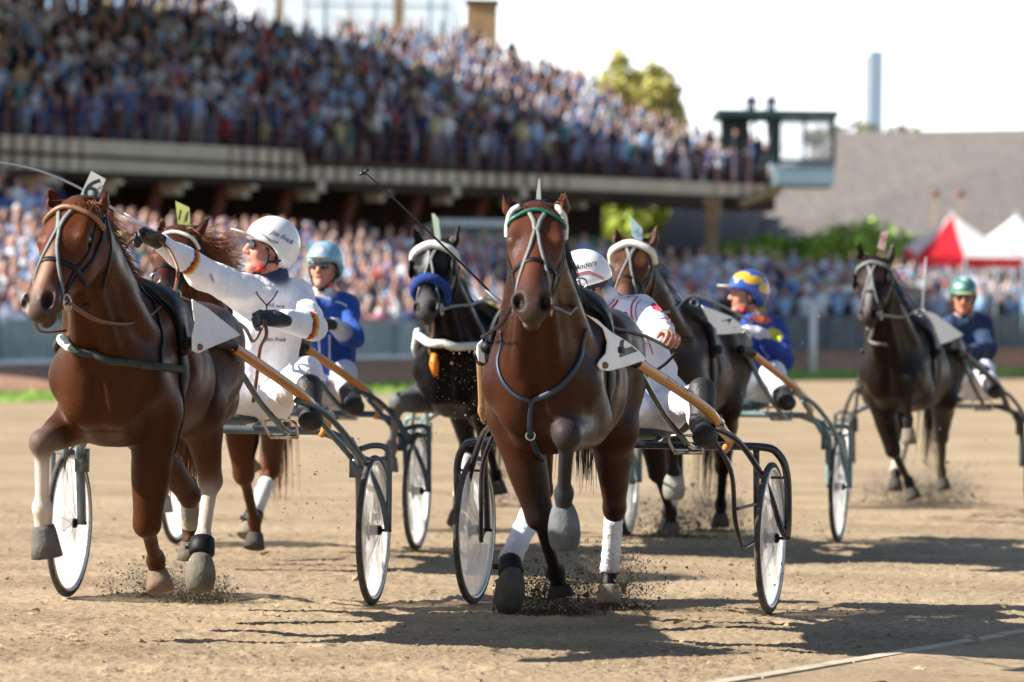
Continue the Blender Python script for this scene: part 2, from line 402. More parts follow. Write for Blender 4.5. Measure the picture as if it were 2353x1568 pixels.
def horse(sp):
    HF = sp['frame']; T = HF.T
    c0, cp, cd_ = sp['coat'], sp.get('points', sp['coat']), sp.get('muzzle', (.03, .022, .02))
    cb = sp.get('belly', c0)
    def R(j):
        if j[0] == 'L': return T(*j[1:])
        return HF.J(*j)
    root = thing('racehorse', sp['label'], 'horse', T(0, .7, 0), 'trotting racehorses in the race')
    h = sp.get('h', .0115); S = Sdf()
    w = 1.0
    # trunk
    E = S.ell; C = S.cone; ax = [HF.X, HF.F, HF.Z]
    zc = sp.get('croup', 1.39)
    E(T(0, .80, 1.08), (.268, .62, .30), ax, col=c0, k=.05)
    E(T(0, .52, 1.02), (.23, .48, .22), ax, col=cb, k=.1)
    E(T(0, 1.27, 1.06), (.185, .27, .265), ax, col=c0, k=.08)
    for s in (-1, 1):
        C(T(s*.095, 1.05, 1.31), T(s*.13, 1.40, 1.07), .11, .095, col=c0, k=.05)
        C(T(s*.13, 1.40, 1.06), T(s*.135, 1.16, .96), .095, .11, col=c0, k=.05)
        E(T(s*.07, 1.47, 1.0), (.085, .075, .12), ax, col=c0, k=.03)
        C(T(s*.07, 1.46, .95), T(s*.05, 1.28, .88), .08, .09, col=c0, k=.04)
        E(T(s*.14, .10, zc-.25), (.145, .3, .235), ax, col=c0, k=.06)
        E(T(s*.12, -.13, zc-.36), (.10, .12, .2), ax, col=c0, k=.05)
        C(T(s*.13, .32, zc-.13), T(s*.14, -.02, zc-.16), .11, .12, col=c0, k=.06)
    C(T(0, 1.12, 1.34), T(0, .6, zc-.07), .085, .11, col=c0, k=.1)
    C(T(0, .6, zc-.1), T(0, .05, zc-.115), .13, .12, col=c0, k=.1)
    if 1:
        C(T(0, 1.15, 1.2), T(0, 1.42, 1.08), .19, .18, col=c0, k=.1)
    for s in (-1, 1):   # creases between the muscle groups
        S.cone(T(s*.215, 1.02, 1.34), T(s*.272, .98, 1.10), .016, .022, k=.04, op='s'); S.cone(T(s*.272, .98, 1.10), T(s*.25, 1.06, .92), .022, .016, k=.04, op='s')
        S.cone(T(s*.262, .40, 1.16), T(s*.225, .52, .95), .014, .024, k=.05, op='s'); S.cone(T(s*.262, -.06, 1.18), T(s*.235, -.10, .92), .014, .018, k=.04, op='s')
    S.cone(T(0, 1.60, 1.12), T(0, 1.575, .88), .028, .030, k=.03, op='s')
    # head frame
    O = R(sp['poll']); Mz = R(sp['nose']); A = (Mz-O).normalized(); L = (Mz-O).length
    s0 = Vector(sp.get('side', tuple(HF.X))); Sd = (s0-A*s0.dot(A)).normalized(); Fv = A.cross(Sd).normalized()
    k_ = L/.60; H = lambda a, f, s: O+A*(a*L/.60)+Fv*f+Sd*s
    hx = [Sd, A, Fv]; ch = sp.get('face', c0)
    E(H(.05, -.04, 0), (.098, .11, .09), hx, col=ch, k=.03)
    E(H(.15, -.012, 0), (.100, .13, .045), hx, col=ch, k=.04)
    for s in (-1, 1):
        C(H(.12, -.005, s*.07), H(.20, .0, s*.083), .028, .03, col=ch, k=.03)
        E(H(.20, -.095, s*.052), (.045, .135, .095), hx, col=ch, k=.03)
        C(H(.24, -.035, s*.072), H(.42, -.03, s*.042), .022, .016, col=ch, k=.035)
        C(H(.27, -.13, s*.035), H(.50, -.085, s*.02), .035, .022, col=ch, k=.03)
        E(H(.545, -.002, s*.043), (.040, .052, .038), hx, col=cd_, k=.03)
    C(H(.14, -.01, 0), H(.50, .008, 0), .060, .040, col=ch, k=.03)
    C(H(.22, -.055, 0), H(.52, -.035, 0), .070, .050, col=ch, k=.04)
    C(H(.50, -.02, 0), H(.565, -.025, 0), .052, .048, col=cd_, k=.03)
    E(H(.59, -.03, 0), (.045, .035, .035), hx, col=cd_, k=.02)
    E(H(.565, -.082, 0), (.036, .045, .026), hx, col=cd_, k=.008)
    for s in (-1, 1):
        S.ell(H(.572, .022, s*.050), (.021, .040, .028), [Sd, A*.95+Sd*s*.3, Fv], k=.008, op='s')
        S.ell(H(.572, .020, s*.048), (.021, .038, .028), [Sd, A, Fv], col=(.003, .002, .002), k=.006, op='p')
        S.ball(H(.188, -.026, s*.098), .022, k=.010, op='s'); C(H(.165, .0, s*.092), H(.205, .005, s*.09), .012, .010, col=ch, k=.012)
        S.ball(H(.188, -.028, s*.094), .027, col=(.015, .008, .006), k=.008, op='p')
    for g in sp.get('paint', []): S.ell(H(*g[0]), g[1], hx, col=g[2], k=g[3], op='p')
    # neck
    C(T(0, 1.10, 1.33), H(-.015, -.10, 0), .10, .065, col=c0, k=.06)
    C(T(0, 1.22, 1.20), H(.05, -.13, 0), .155, .078, col=c0, k=.08)
    C(T(0, 1.36, 1.08), H(.11, -.15, 0), .162, .066, col=c0, k=.09)
    for s in (-1, 1):
        C(T(s*.055, 1.50, 1.06), H(.17, -.15, s*.03), .062, .030, col=c0, k=.016)
        C(T(s*.115, 1.27, 1.16), H(.07, -.12, s*.05), .108, .038, col=c0, k=.025)
    # ears
    for s, tip in ((-1, sp['ears'][0]), (1, sp['ears'][1])):
        b = H(.015, -.03, s*.074); t = R(tip) if len(tip) == 3 or tip[0] == 'L' else tip
        L1 = min((t-b).length, .21); t = b+(t-b).normalized()*L1; mid = b.lerp(t, .42)+Sd*s*.006
        t = b+(t-b)*1.18; mid = b.lerp(t, .36)+Sd*s*.006; C(b, mid, .027, .034, col=ch, k=.02); C(mid, b.lerp(t, .7), .034, .020, col=ch, k=.01); C(b.lerp(t, .7), t, .020, .004, col=ch, k=.008)
        S.cone(b.lerp(t, .22)+Fv*.040-Sd*s*.004, b.lerp(t, .9)+Fv*.018, .026, .006, k=.006, op='s'); S.cone(b.lerp(t, .22)+Fv*.030, b.lerp(t, .8)+Fv*.012, .018, .006, col=tuple(c*.45 for c in ch), k=.008, op='p')
        S.ball(t, .022, col=sp.get('eartip', cp), k=.012, op='p')
    # legs
    hoofs = []
    for key in ('fr', 'fl', 'hr', 'hl'):
        lg = sp[key]; s = -1 if key[1] == 'r' else 1; J = [R(j) for j in lg['j']]
        cu, cl = lg.get('up', c0), lg.get('low', cp); kn = J[0]
        if key[0] == 'f':
            el = T(s*.14, 1.14, .91); fet, pas = J[1], J[2]
            C(el, kn, .108, .048, col=c0, k=.05)
            C(el.lerp(kn, .1)+HF.F*.03, el.lerp(kn, .6)+HF.F*.01, .07, .05, col=c0, k=.04)
            S.ball(kn, .050, col=cl if lg.get('kneedark', 1) else c0, k=.03)
            if lg.get('kneedark', 1): C(el.lerp(kn, .5), kn, .074, .049, col=cl, k=.03)
            d = (fet-kn).normalized(); back = (-HF.F-d*(-HF.F).dot(d)); back = back.normalized() if back.length > .1 else HF.Z
            C(kn, fet, .032, .027, col=cl, k=.025); C(kn+d*.05+back*.030, fet-d*.02+back*.022, .014, .016, col=cl, k=.02)
        else:
            st = T(s*.165, .42, .94) if 'st' not in lg else R(lg['st']); fet, pas = J[1], J[2]
            C(T(s*.14, .12, 1.08), st, .15, .10, col=c0, k=.06)
            C(T(s*.13, -.1, .96), st.lerp(kn, .3)-HF.F*.05, .10, .06, col=c0, k=.05)
            C(st, kn, .10, .045, col=cu, k=.06); C(st.lerp(kn, .3)-HF.F*.05, kn-HF.F*.03, .06, .028, col=cu, k=.04)
            d = (fet-kn).normalized(); back = (-HF.F-d*(-HF.F).dot(d)).normalized()
            S.ball(kn, .047, col=cl if lg.get('kneedark', 1) else c0, k=.03); S.ball(kn+back*.035-d*.05, .026, col=cl, k=.02)
            C(kn, fet, .035, .029, col=cl, k=.025); C(kn+d*.04+back*.026, fet-d*.02+back*.02, .018, .018, col=cl, k=.02)
        S.ball(fet+back*.010, .041, col=cl, k=.018); S.ball(fet+back*.034-(pas-fet).normalized()*.006, .020, col=cl, k=.02)
        C(fet, pas, .032, .036, col=lg.get('past', cl), k=.02)
        hd = (R(lg['toe'])-pas).normalized() if 'toe' in lg else ((pas-fet).normalized()*.7+HF.F*.25*(1)-HF.Z*.2).normalized()
        hoofs.append((key, pas, hd, fet, kn, lg))
    V, Q = S.mesh(h); V = relax(V, Q, 2); cols = S.colors(V, .02)
    cen = A3(T(0, .7, 1.1)); dr = V-cen; dr /= np.linalg.norm(dr, axis=1)[:, None]
    V = (V+dr*((vnoise(V, 1.7, 31)*.005+vnoise(V, 4.2, 32)*.0025)*(V[:, 2] > .85))[:, None]).astype(np.float32)
    nz = vnoise(V, 3.0, 3)[:, None]; cols = cols*(1+.10*nz)
    key = sp.get('coatname', 'coat')
    m = coat_mat(key, .38); nt = m.node_tree; nz = nt.nodes.new('ShaderNodeTexNoise'); nz.inputs['Scale'].default_value = 7; nz.inputs['Detail'].default_value = 6; tq = nt.nodes.new('ShaderNodeTexCoord'); nt.links.new(tq.outputs['Object'], nz.inputs[0])
    rq = nt.nodes.new('ShaderNodeMapRange'); rq.inputs[1].default_value = .35; rq.inputs[2].default_value = .65; rq.inputs[3].default_value = .26; rq.inputs[4].default_value = .52; nt.links.new(nz.outputs[0], rq.inputs[0]); nt.links.new(rq.outputs[0], nt.nodes['Principled BSDF'].inputs['Roughness'])
    nt.nodes['Principled BSDF'].inputs['IOR'].default_value = 1.22; nt.nodes['Principled BSDF'].inputs['Specular IOR Level'].default_value = .5
    body = mesh_obj('body', V, Q, m, root, cols=cols); B = bvh_of(V, Q)
    # eyes
    for s in (-1, 1):
        mb = MB(); add_ball(mb, H(.188, -.020, s*.083), .0255, 14); mb.build('eye', M_eye, root)
    # hoofs
    for key, pas, hd, fet, kn, lg in hoofs:
        kind = lg.get('hoof', 'hoof'); mb = MB(); base = lg.get('hcol', (.10, .09, .075)); Lh = lg.get('hl', .085)
        if kind == 'hoof':
            prof = [(0, .040), (.15, .045), (.55, .052), (1, .059), (1.02, .05)]
        else:
            Lh = lg.get('hl', .13); prof = [(-.25, .036), (-.12, .047), (.05, .056), (.3, .064), (.6, .066), (.85, .06), (1., .047), (1.02, .03)]
        sc = lg.get('hs', 1.)
        mb.tube([pas+hd*(a*Lh) for a, r in prof], [r*sc for a, r in prof], 18)
        cc = [[b*.62*(1.0 if (i//18) < 4 else .75) for b in base] for i in range(len(mb.v))]
        o = mesh_obj('hoof' if kind == 'hoof' else 'hoof_boot', mb.v, mb.f, M_hoofboot, root, cols=np.array(cc))
        if 'band' in lg:
            a, b, col = lg['band'][:3]; mb = MB(); r0 = lg['band'][3] if len(lg['band']) > 3 else .05
            N = 14; pts = []; rad = []; cc = []
            for i in range(N+1):
                t = a+(b-a)*i/N; p = kn.lerp(fet, t) if t <= 1 else fet.lerp(pas, (t-1)); pts.append(p)
                rad.append(r0*(.96+.05*math.sin(i*2.3))*(1.0 if t < .85 else 1.0+.5*min(t-.85, .15)) )
                dirt = max(0, (i/N-.55))*1.6*lg.get('dirt', 1); q = [col[j]*(1-dirt)+(.33, .27, .19)[j]*dirt for j in range(3)]; cc += [q]*18
            pts = [pts[0]]+pts+[pts[-1]]; rad = [.032]+rad+[.034]; cc = cc[:18]+cc+cc[-18:]
            mb.tube(pts, rad, 18); mesh_obj('leg_bandage', mb.v, mb.f, M_bandage, root, cols=np.array(cc))
        if 'cuff' in lg:
            mb = MB(); d = (pas-fet).normalized(); f2 = fet.lerp(pas, .35)
            mb.tube([f2-d*.04, f2-d*.035, f2+d*.0, f2+d*.035, f2+d*.045], [.04, .052, .056, .056, .045], 16)
            mb.box(f2+HF.X*-.055, (.018, .012, .012), (HF.X, HF.F, HF.Z)); mb.build('ankle_strap', M_black_leather, root)
    return dict(root=root, body=body, B=B, H=H, T=T, HF=HF, A=A, Fv=Fv, Sd=Sd, S=S, O=O)
def add_ball(mb, c, r, n=12, mi=0, sc=(1, 1, 1), axes=None, col=None):
    c = Vector(c); X, Y, Z = axes or (Vector((1, 0, 0)), Vector((0, 1, 0)), Vector((0, 0, 1))); V = []; F = []
    m = n//2
    for i in range(m+1):
        th = math.pi*i/m
        for k in range(n):
            a = 2*math.pi*k/n; V.append(c+(X*(math.sin(th)*math.cos(a)*sc[0])+Y*(math.sin(th)*math.sin(a)*sc[1])+Z*(math.cos(th)*sc[2]))*r)
    for i in range(m):
        for k in range(n):
            k2 = (k+1) % n; F.append((i*n+k, (i+1)*n+k, (i+1)*n+k2, i*n+k2))
    mb.add(V, F, mi, col)
def strands(name, roots, dirs, length, parent, m, rad=.0022, seed=1, grav=.5, wob=.25, lump=3, seg=7, tw=.6):
    """hair: roots list of (point, dirvector)"""
    r = np.random.default_rng(seed); mb = MB()
    for i, (p, d) in enumerate(zip(roots, dirs)):
        d = Vector(d).normalized(); L = length*(.6+.6*r.random()); pts = [Vector(p)]; dd = d+Vector(r.normal(size=3))*tw*.25
        cv = Vector(r.normal(size=3))*wob
        for k in range(seg):
            t = k/seg; dd = (dd+Vector((0, 0, -1))*grav/seg*1.6+cv/seg).normalized(); pts.append(pts[-1]+dd*(L/seg))
            if k == seg//2: cv = Vector(r.normal(size=3))*wob
        mb.tube(pts, [rad*(1-.8*(k/seg)**2) for k in range(seg+1)], 3, cap=False)
    return mb.build(name, m, parent)
def interp(pts, t):
    t = t*(len(pts)-1); i = min(int(t), len(pts)-2); return Vector(pts[i]).lerp(Vector(pts[i+1]), t-i)
def bridle(hs, m=None, brow=None, yst=True, cheek=True, nosem=None, rings=True, nose_a=.34):
    """headstall as one part: crown, cheek straps, noseband, throat lash"""
    H, B, root, Sd, A, Fv = hs['H'], hs['B'], hs['root'], hs['Sd'], hs['A'], hs['Fv']
    m = m or M_black_leather; mb = MB()
    if nosem: loop_on(mb, B, H(nose_a, -.06, 0), A-Fv*.15, .026, .007, .003, 40, .3)
    else: loop_on(mb, B, H(nose_a, -.06, 0), A-Fv*.15, .024, .006, .003, 40, .3)
    loop_on(mb, B, H(.05, -.12, 0), A*.75+Fv*.55, .02, .005, .003, 40, .35)
    for s in (-1, 1):
        strap_on(mb, B, [H(.02, -.06, s*.10), H(.12, -.09, s*.11), H(.26, -.09, s*.10), H(.40, -.06, s*.075), H(.49, -.06, s*.065)], .02, .005, .003, 6)
        strap_on(mb, B, [H(.10, -.03, s*.12), H(.22, -.05, s*.11), H(.34, -.035, s*.085), H(.44, -.04, s*.07)], .013, .004, .003, 6)
    o = mb.build('bridle', m, root); mb = MB()
    if yst:
        strap_on(mb, B, [H(.07, .1, .045), H(.13, .1, .02), H(.19, .1, .006)], .018, .005, .003, 6)
        strap_on(mb, B, [H(.07, .1, -.045), H(.13, .1, -.02), H(.19, .1, -.006)], .018, .005, .003, 6)
        for s in (-1, 1): strap_on(mb, B, [H(.19, .1, s*.008), H(.27, .1, s*.035), H(.36, .06, s*.065), H(.45, .0, s*.075), H(.5, -.05, s*.07)], .014, .005, .003, 6)
        mb.build('face_strap', M_grey_strap, root)
    if rings:
        for s in (-1, 1):
            mr = MB(); c = H(.50, -.065, s*.072); pts = [c+(A*math.cos(a)+Fv*math.sin(a))*.03 for a in np.linspace(0, 2*math.pi, 17)]; mr.tube(pts, .004, 6, cap=False)
            mr.tube([H(.50, -.06, s*.07), H(.5, -.06, s*.03)], .006, 6); mr.build('bit_ring', M_metal, root)
    if brow:
        mb = MB(); w_, r_ = brow[1], brow[2]
        strap_on(mb, B, [H(.08, -.07, -.13), H(.085, .02, -.11), H(.075, .09, -.05), H(.07, .1, 0), H(.075, .09, .05), H(.085, .02, .11), H(.08, -.07, .13)], w_, .012, .003, 8, round_=r_)
        mb.build('browband', brow[0], root)
def plate(hs, corners, D, col_m, txt, tcol, hpx, ang, label=None):
    """head number plate: board with thickness standing on the poll"""
    pts = [P(x, y, D) for x, y in corners]; n = (pts[1]-pts[0]).cross(pts[2]-pts[0]).normalized()
    if n.y > 0: n = -n
    V = [p+n*.003 for p in pts]+[p-n*.003 for p in pts]; k = len(pts)
    F = [tuple(range(k)), tuple(range(2*k-1, k-1, -1))]+[(i, (i+k), (i+1) % k+k, (i+1) % k) for i in range(k)]
    o = mesh_obj('head_number_plate', V, F, col_m, hs['root'], smooth=False)
    if txt:
        bb = BVHTree.FromPolygons([tuple(v) for v in V], F); cx = sum(c[0] for c in corners)/k; cy = sum(c[1] for c in corners)/k
        text_on('number_print', txt, tcol, o, bb, cx, cy, hpx, ang, D=D, wt=.01)
    return o
SKIN = (.50, .22, .14); LIP = (.42, .10, .08)
M_skin = mat('skin', SKIN, .5, attr=True, nscale=30, namp=.08, bump=.05, bscale=120)
M_fabric = mat('jersey_fabric', (.7, .7, .7), .85, attr=True, bump=1., bdist=.06, bscale=6, nscale=6, namp=.07, stretch=(1, 1, .6))
M_boot = mat('boot_leather', (.022, .019, .015), .6, bump=.3, bscale=30, nscale=10, namp=.5)
M_glove = mat('glove_leather', (.014, .014, .016), .5, bump=.3, bscale=60)
M_helmet = mat('helmet_shell', (.8, .8, .8), .22, attr=True, coat=.6)
M_lens = mat('sunglass_lens', (.01, .012, .014), .05, spec=.9, coat=1.)
M_strap_red = mat('red_buckle', (.65, .03, .02), .5)
M_hair = mat('short_hair', (.05, .03, .018), .7)
M_blackpad = mat('helmet_padding', (.012, .012, .013), .7, bump=.3, bscale=80)
def hand(S, wr, d, n, col, curl=1., side=1, sc=1., thumb=None):
    """wr wrist, d pointing direction, n palm normal (the side fingers close to)"""
    d = Vector(d).normalized(); n = Vector(n); n = (n-d*n.dot(d)).normalized(); s = d.cross(n)*side
    S.cone(wr-d*.02, wr+d*.015, .026*sc, .026*sc, col=col, k=.02)
    S.ell(wr+d*.05*sc, (.042*sc, .052*sc, .017*sc), [s, d, n], col=col, k=.02)
    ln = [.068, .078, .073, .058]
    for i in range(4):
        b = wr+d*.088*sc+s*(.032-.0205*i)*sc; a = 0.; p = b; dirv = d
        for k, f in enumerate((.46, .32, .24)):
            a += curl*(.75, .95, .7)[k]; dirv = d*math.cos(a)+n*math.sin(a); q = p+dirv*ln[i]*f*sc*1.05
            S.cone(p, q, (.0098-.0008*k)*sc, (.0092-.001*k)*sc, col=col, k=.004); p = q
    b = wr+d*.028*sc+s*.034*sc; t = thumb or (d*.7+s*.45+n*.55*curl)
    t = Vector(t).normalized(); q = b+t*.04*sc; S.cone(b, q, .0135*sc, .0115*sc, col=col, k=.01)
    t2 = (t+d*.4+n*.35*curl).normalized(); S.cone(q, q+t2*.03*sc, .0112*sc, .009*sc, col=col, k=.005)
def person(sp):
    Jn = sp['J']; root = thing('person', sp['label'], 'person', sp['base'], 'drivers sitting on the racing sulkies')
    pel, nb, hc = Jn['pelvis'], Jn['neck'], Jn['head']
    f = Vector(sp['face']).normalized(); up = Vector(sp['up']); up = (up-f*up.dot(f)).normalized(); sx = f.cross(up)  # sx = person's right
    Hh = lambda s, a, u: hc+sx*s+f*a+up*u
    tu = (nb-pel).normalized(); ts = (Jn['sh_l']-Jn['sh_r']).normalized(); ts = (ts-tu*ts.dot(tu)).normalized(); tf = tu.cross(ts)
    if tf.y > 0 and not sp.get('flip'): tf = -tf
    L = (nb-pel).length
    sk = sp.get('skin', SKIN)
    B = Sdf(); hx = [sx, f, up]
    B.ell(Hh(0, -.008, .035), (.076, .094, .088), hx, col=sk, k=.02)
    B.ell(Hh(0, .028, -.038), (.060, .066, .082), hx, col=sk, k=.03)
    for s in (-1, 1):
        B.cone(Hh(s*.05, .0, -.072), Hh(s*.012, .072, -.102), .021, .019, col=sk, k=.02)
        B.ell(Hh(s*.038, .062, -.025), (.022, .02, .022), hx, col=tuple(min(1, c*1.1) for c in sk), k=.02)
        B.ball(Hh(s*.013, .1, -.032), .0095, col=sk, k=.01)
        B.ell(Hh(s*.074, -.012, -.012), (.011, .02, .032), hx, col=sk, k=.008)
        B.cone(Hh(s*.012, .083, .03), Hh(s*.05, .07, .028), .012, .012, col=sk, k=.015)
        B.ball(Hh(s*.031, .098, .008), .014, k=.012, op='s')
        B.ell(Hh(s*.031, .082, .008), (.014, .01, .006), hx, col=(.03, .02, .015), k=.004, op='p')
        B.ball(Hh(s*.008, .108, -.042), .005, col=(.06, .02, .015), k=.003, op='p')
    B.ball(Hh(0, .076, -.102), .021, col=sk, k=.02)
    B.cone(Hh(0, .088, .02), Hh(0, .113, -.026), .0095, .0125, col=sk, k=.014)
    B.ell(Hh(0, .086, -.060), (.024, .012, .0075), hx, col=LIP, k=.008)
    B.ell(Hh(0, .084, -.074), (.020, .012, .008), hx, col=LIP, k=.008)
    if sp.get('mouth'):
        B.ell(Hh(0, .1, -.067), (.018, .016, .0065), hx, k=.004, op='s'); B.ell(Hh(0, .095, -.067), (.018, .02, .006), hx, col=(.05, .01, .01), k=.003, op='p')
        B.ell(Hh(0, .083, -.0635), (.014, .008, .003), hx, col=(.7, .68, .6), k=.002)
    else: B.ell(Hh(0, .1, -.067), (.02, .012, .0015), hx, col=(.12, .03, .03), k=.003, op='p')
    B.cone(Hh(0, -.015, -.06), nb-tu*.02, .054, .060, col=sk, k=.02)
    B.cone(nb-tu*.05, pel, .10, .11, col=sk, k=.05, flat=(tf, .7))
    for sd in ('r', 'l'):
        sh, el, wr = Jn['sh_'+sd], Jn['el_'+sd], Jn['wr_'+sd]
        B.cone(nb-tu*.06, sh, .05, .045, col=sk, k=.03); B.cone(sh, el, .042, .034, col=sk, k=.02); B.cone(el, wr, .034, .024 if not sp.get('gloves') else .018, col=sk, k=.02)
        hp, kn, an = Jn['hip_'+sd], Jn['kn_'+sd], Jn['an_'+sd]
        B.cone(pel, hp, .09, .08, col=sk, k=.03); B.cone(hp, kn, .072, .048, col=sk, k=.02); B.cone(kn, an, .046, .032, col=sk, k=.02)
        B.cone(an, Jn['toe_'+sd], .03, .025, col=sk, k=.02)
        g = sp['hand_'+sd]
        if not sp.get('gloves'): hand(B, wr, g[0], g[1], sk, g[2], g[3])
    body, bb = sdf_obj('body', B, sp.get('h', .0068), M_skin, root, it=1, tau=.003, want_bvh=True)
    # trousers
    tc = sp['trousers']; Tr = Sdf()
    Tr.ell(pel, (.165, .13, .12), [ts, tf, tu], col=tc, k=.04); Tr.cone(pel+tu*.06, pel+tu*.13, .138, .130, col=sp.get('belt', tc), k=.03, flat=(tf, .8))
    for sd in ('r', 'l'):
        hp, kn, an = Jn['hip_'+sd], Jn['kn_'+sd], Jn['an_'+sd]
        Tr.cone(hp, kn, .088, .064, col=tc, k=.05); Tr.cone(kn, kn.lerp(an, .75), .068, .055, col=tc, k=.03)
        Tr.ball(kn, .066, col=tc, k=.03)
    for q in sp.get('trpaint', []): Tr.ell(*q[:2], col=q[2], k=q[3], op='p')
    sdf_obj('trousers', Tr, .011, M_fabric, root, wr=(.010, 3.6, 11), tau=.006)
    # jersey
    jc = sp['jersey']; Jr = Sdf(); ax = [ts, tf, tu]; sl = sp.get('sleeve', jc)
    Jr.ell(pel+tu*L*.70, (.178, .118, .20), ax, col=jc, k=.04); Jr.ell(pel+tu*L*.34, (.15, .115, .19), ax, col=jc, k=.08)
    Jr.cone(pel+tu*.12, pel+tu*L*.3, .128, .13, col=jc, k=.05, flat=(tf, .85))
    for sd in ('r', 'l'):
        sh, el, wr = Jn['sh_'+sd], Jn['el_'+sd], Jn['wr_'+sd]
        Jr.cone(nb-tu*.07, sh, .075, .068, col=jc, k=.05); Jr.cone(sh, el, .072, .060, col=sl, k=.035); Jr.cone(el, wr.lerp(el, .08), .060, .038, col=sl, k=.03)
    Jr.cone(nb-tu*.03, nb+tu*.035, .068, .060, col=sp.get('collar', jc), k=.012)
    for q in sp.get('jpaint', []):
        if q[0] == 'c': Jr.cone(q[1], q[2], q[3], q[4], col=q[5], k=q[6], op='p')
        else: Jr.ell(q[1], q[2], q[3], col=q[4], k=q[5], op='p')
    j, jb = sdf_obj('jersey', Jr, .0095, M_fabric, root, colfn=sp.get('jcol'), wr=(.016, 3.4, sp.get('seed', 5)), tau=.005, want_bvh=True)
    # boots and gloves
    for sd in ('r', 'l'):
        kn, an, toe = Jn['kn_'+sd], Jn['an_'+sd], Jn['toe_'+sd]
        Bt = Sdf(); bc = (.016, .016, .017); a0 = sp['boot_a0'][sd] if sd in sp.get('boot_a0', {}) else kn.lerp(an, sp.get('boot_top', .35)); d = (toe-an).normalized()
        Bt.cone(a0, an, .066, .054, col=bc, k=.02); Bt.cone(an, toe, .054, .046, col=bc, k=.03); Bt.cone(an-d*.04, an, .05, .05, col=bc, k=.02)
        Bt.ell(toe, (.055, .05, .045), col=bc, k=.03)
        sdf_obj('boot', Bt, .009, M_boot, root)
        if sp.get('gloves'):
            g = sp['hand_'+sd]; G = Sdf(); gc = (.016, .016, .018); wr = Jn['wr_'+sd]
            hand(G, wr, g[0], g[1], gc, g[2], g[3], 1.14); G.cone(wr-(wr-Jn['el_'+sd]).normalized()*.03, wr, .033, .031, col=gc, k=.02); G.ball(wr+Vector(g[0]).normalized()*.03, .034, col=gc, k=.02)
            sdf_obj('glove', G, .0045, sp.get('glovemat', M_glove), root)
    # helmet
    hm = Sdf(); hc1, hc2 = sp['helmet'], sp.get('helmet2'); r = (.106, .127, .112)
    hm.ell(Hh(0, -.016, .042), r, hx, col=hc1, k=.01); hm.ell(Hh(0, -.055, -.015), (.098, .085, .085), hx, col=hc1, k=.05)
    hm.ell(Hh(0, .066, -.075), (.20, .108, .105), hx, k=.02, op='s')
    hm.ell(Hh(0, .0, -.19+sp.get('hcut', 0)), (.3, .3, .10), hx, k=.02, op='s')
    hm.ell(Hh(0, -.014, .02), (.088, .108, .102), hx, k=.004, op='s')
    for q in sp.get('hpaint', []): hm.ell(Hh(*q[0]), q[1], hx, col=q[2], k=q[3], op='p')
    ho, hb = sdf_obj('helmet', hm, .005, M_helmet, root, it=1, want_bvh=True)
    vz = Sdf(); va = (f*.96+up*sp.get('vtilt', .1)).normalized()
    vz.ell(Hh(0, .125, .052)+va*.012, (.072, .058, .0075), [sx, va, sx.cross(va)], col=sp.get('visor', (.7, .68, .62)), k=.01)
    sdf_obj('visor', vz, .004, M_helmet, ho)
    # lining, chin strap
    ln = Sdf(); ln.ell(Hh(0, -.016, .036), (.092, .112, .104), hx, col=(.012,)*3, k=.01); ln.ell(Hh(0, -.05, -.02), (.088, .07, .07), hx, col=(.012,)*3, k=.04)
    ln.ell(Hh(0, .08, -.075), (.2, .108, .106), hx, k=.01, op='s'); ln.ell(Hh(0, 0, -.196+sp.get('hcut', 0)*.8), (.3, .3, .1), hx, k=.01, op='s')
    sdf_obj('helmet_lining', ln, .007, M_blackpad, ho)
    mb = MB()
    for s in (-1, 1):
        mb.tube(catmull([Hh(s*.086, .03, .0), Hh(s*.08, .02, -.06), Hh(s*.05, .04, -.112), Hh(0, .055, -.135)], 5), .0065, 6)
        mb.tube(catmull([Hh(s*.086, -.06, -.04), Hh(s*.085, -.02, -.062), Hh(s*.08, .018, -.065)], 5), .0065, 6)
    mb.box(Hh(0, .055, -.138), (.02, .012, .01), (sx, f, up)); mb.build('chin_strap', M_blackpad, root)
    mr = MB(); mr.box(Hh(-.058 if sp.get('buckle', 1) > 0 else .058, .04, -.104), (.009, .02, .013), (sx, f, (up-f*.3).normalized())); mr.build('strap_buckle', M_strap_red, root)
    if sp.get('glasses'):
        ms = MB()
        for s in (-1, 1):
            add_ball(ms, Hh(s*.034, .094, .006), .03, 14, 0, (1.02, .22, .78), (sx*math.cos(.25)+f*-.25*s, f, up))
            ms.tube([Hh(s*.064, .085, .016), Hh(s*.077, .03, .014), Hh(s*.078, -.02, .008)], .0025, 6)
        ms.tube([Hh(-.01, .104, .012), Hh(0, .108, .016), Hh(.01, .104, .012)], .003, 6); ms.build('sunglasses', M_lens, root)
    return dict(root=root, body=bb, jb=jb, jersey=j, hb=hb, helmet=ho, Hh=Hh, sx=sx, f=f, up=up)
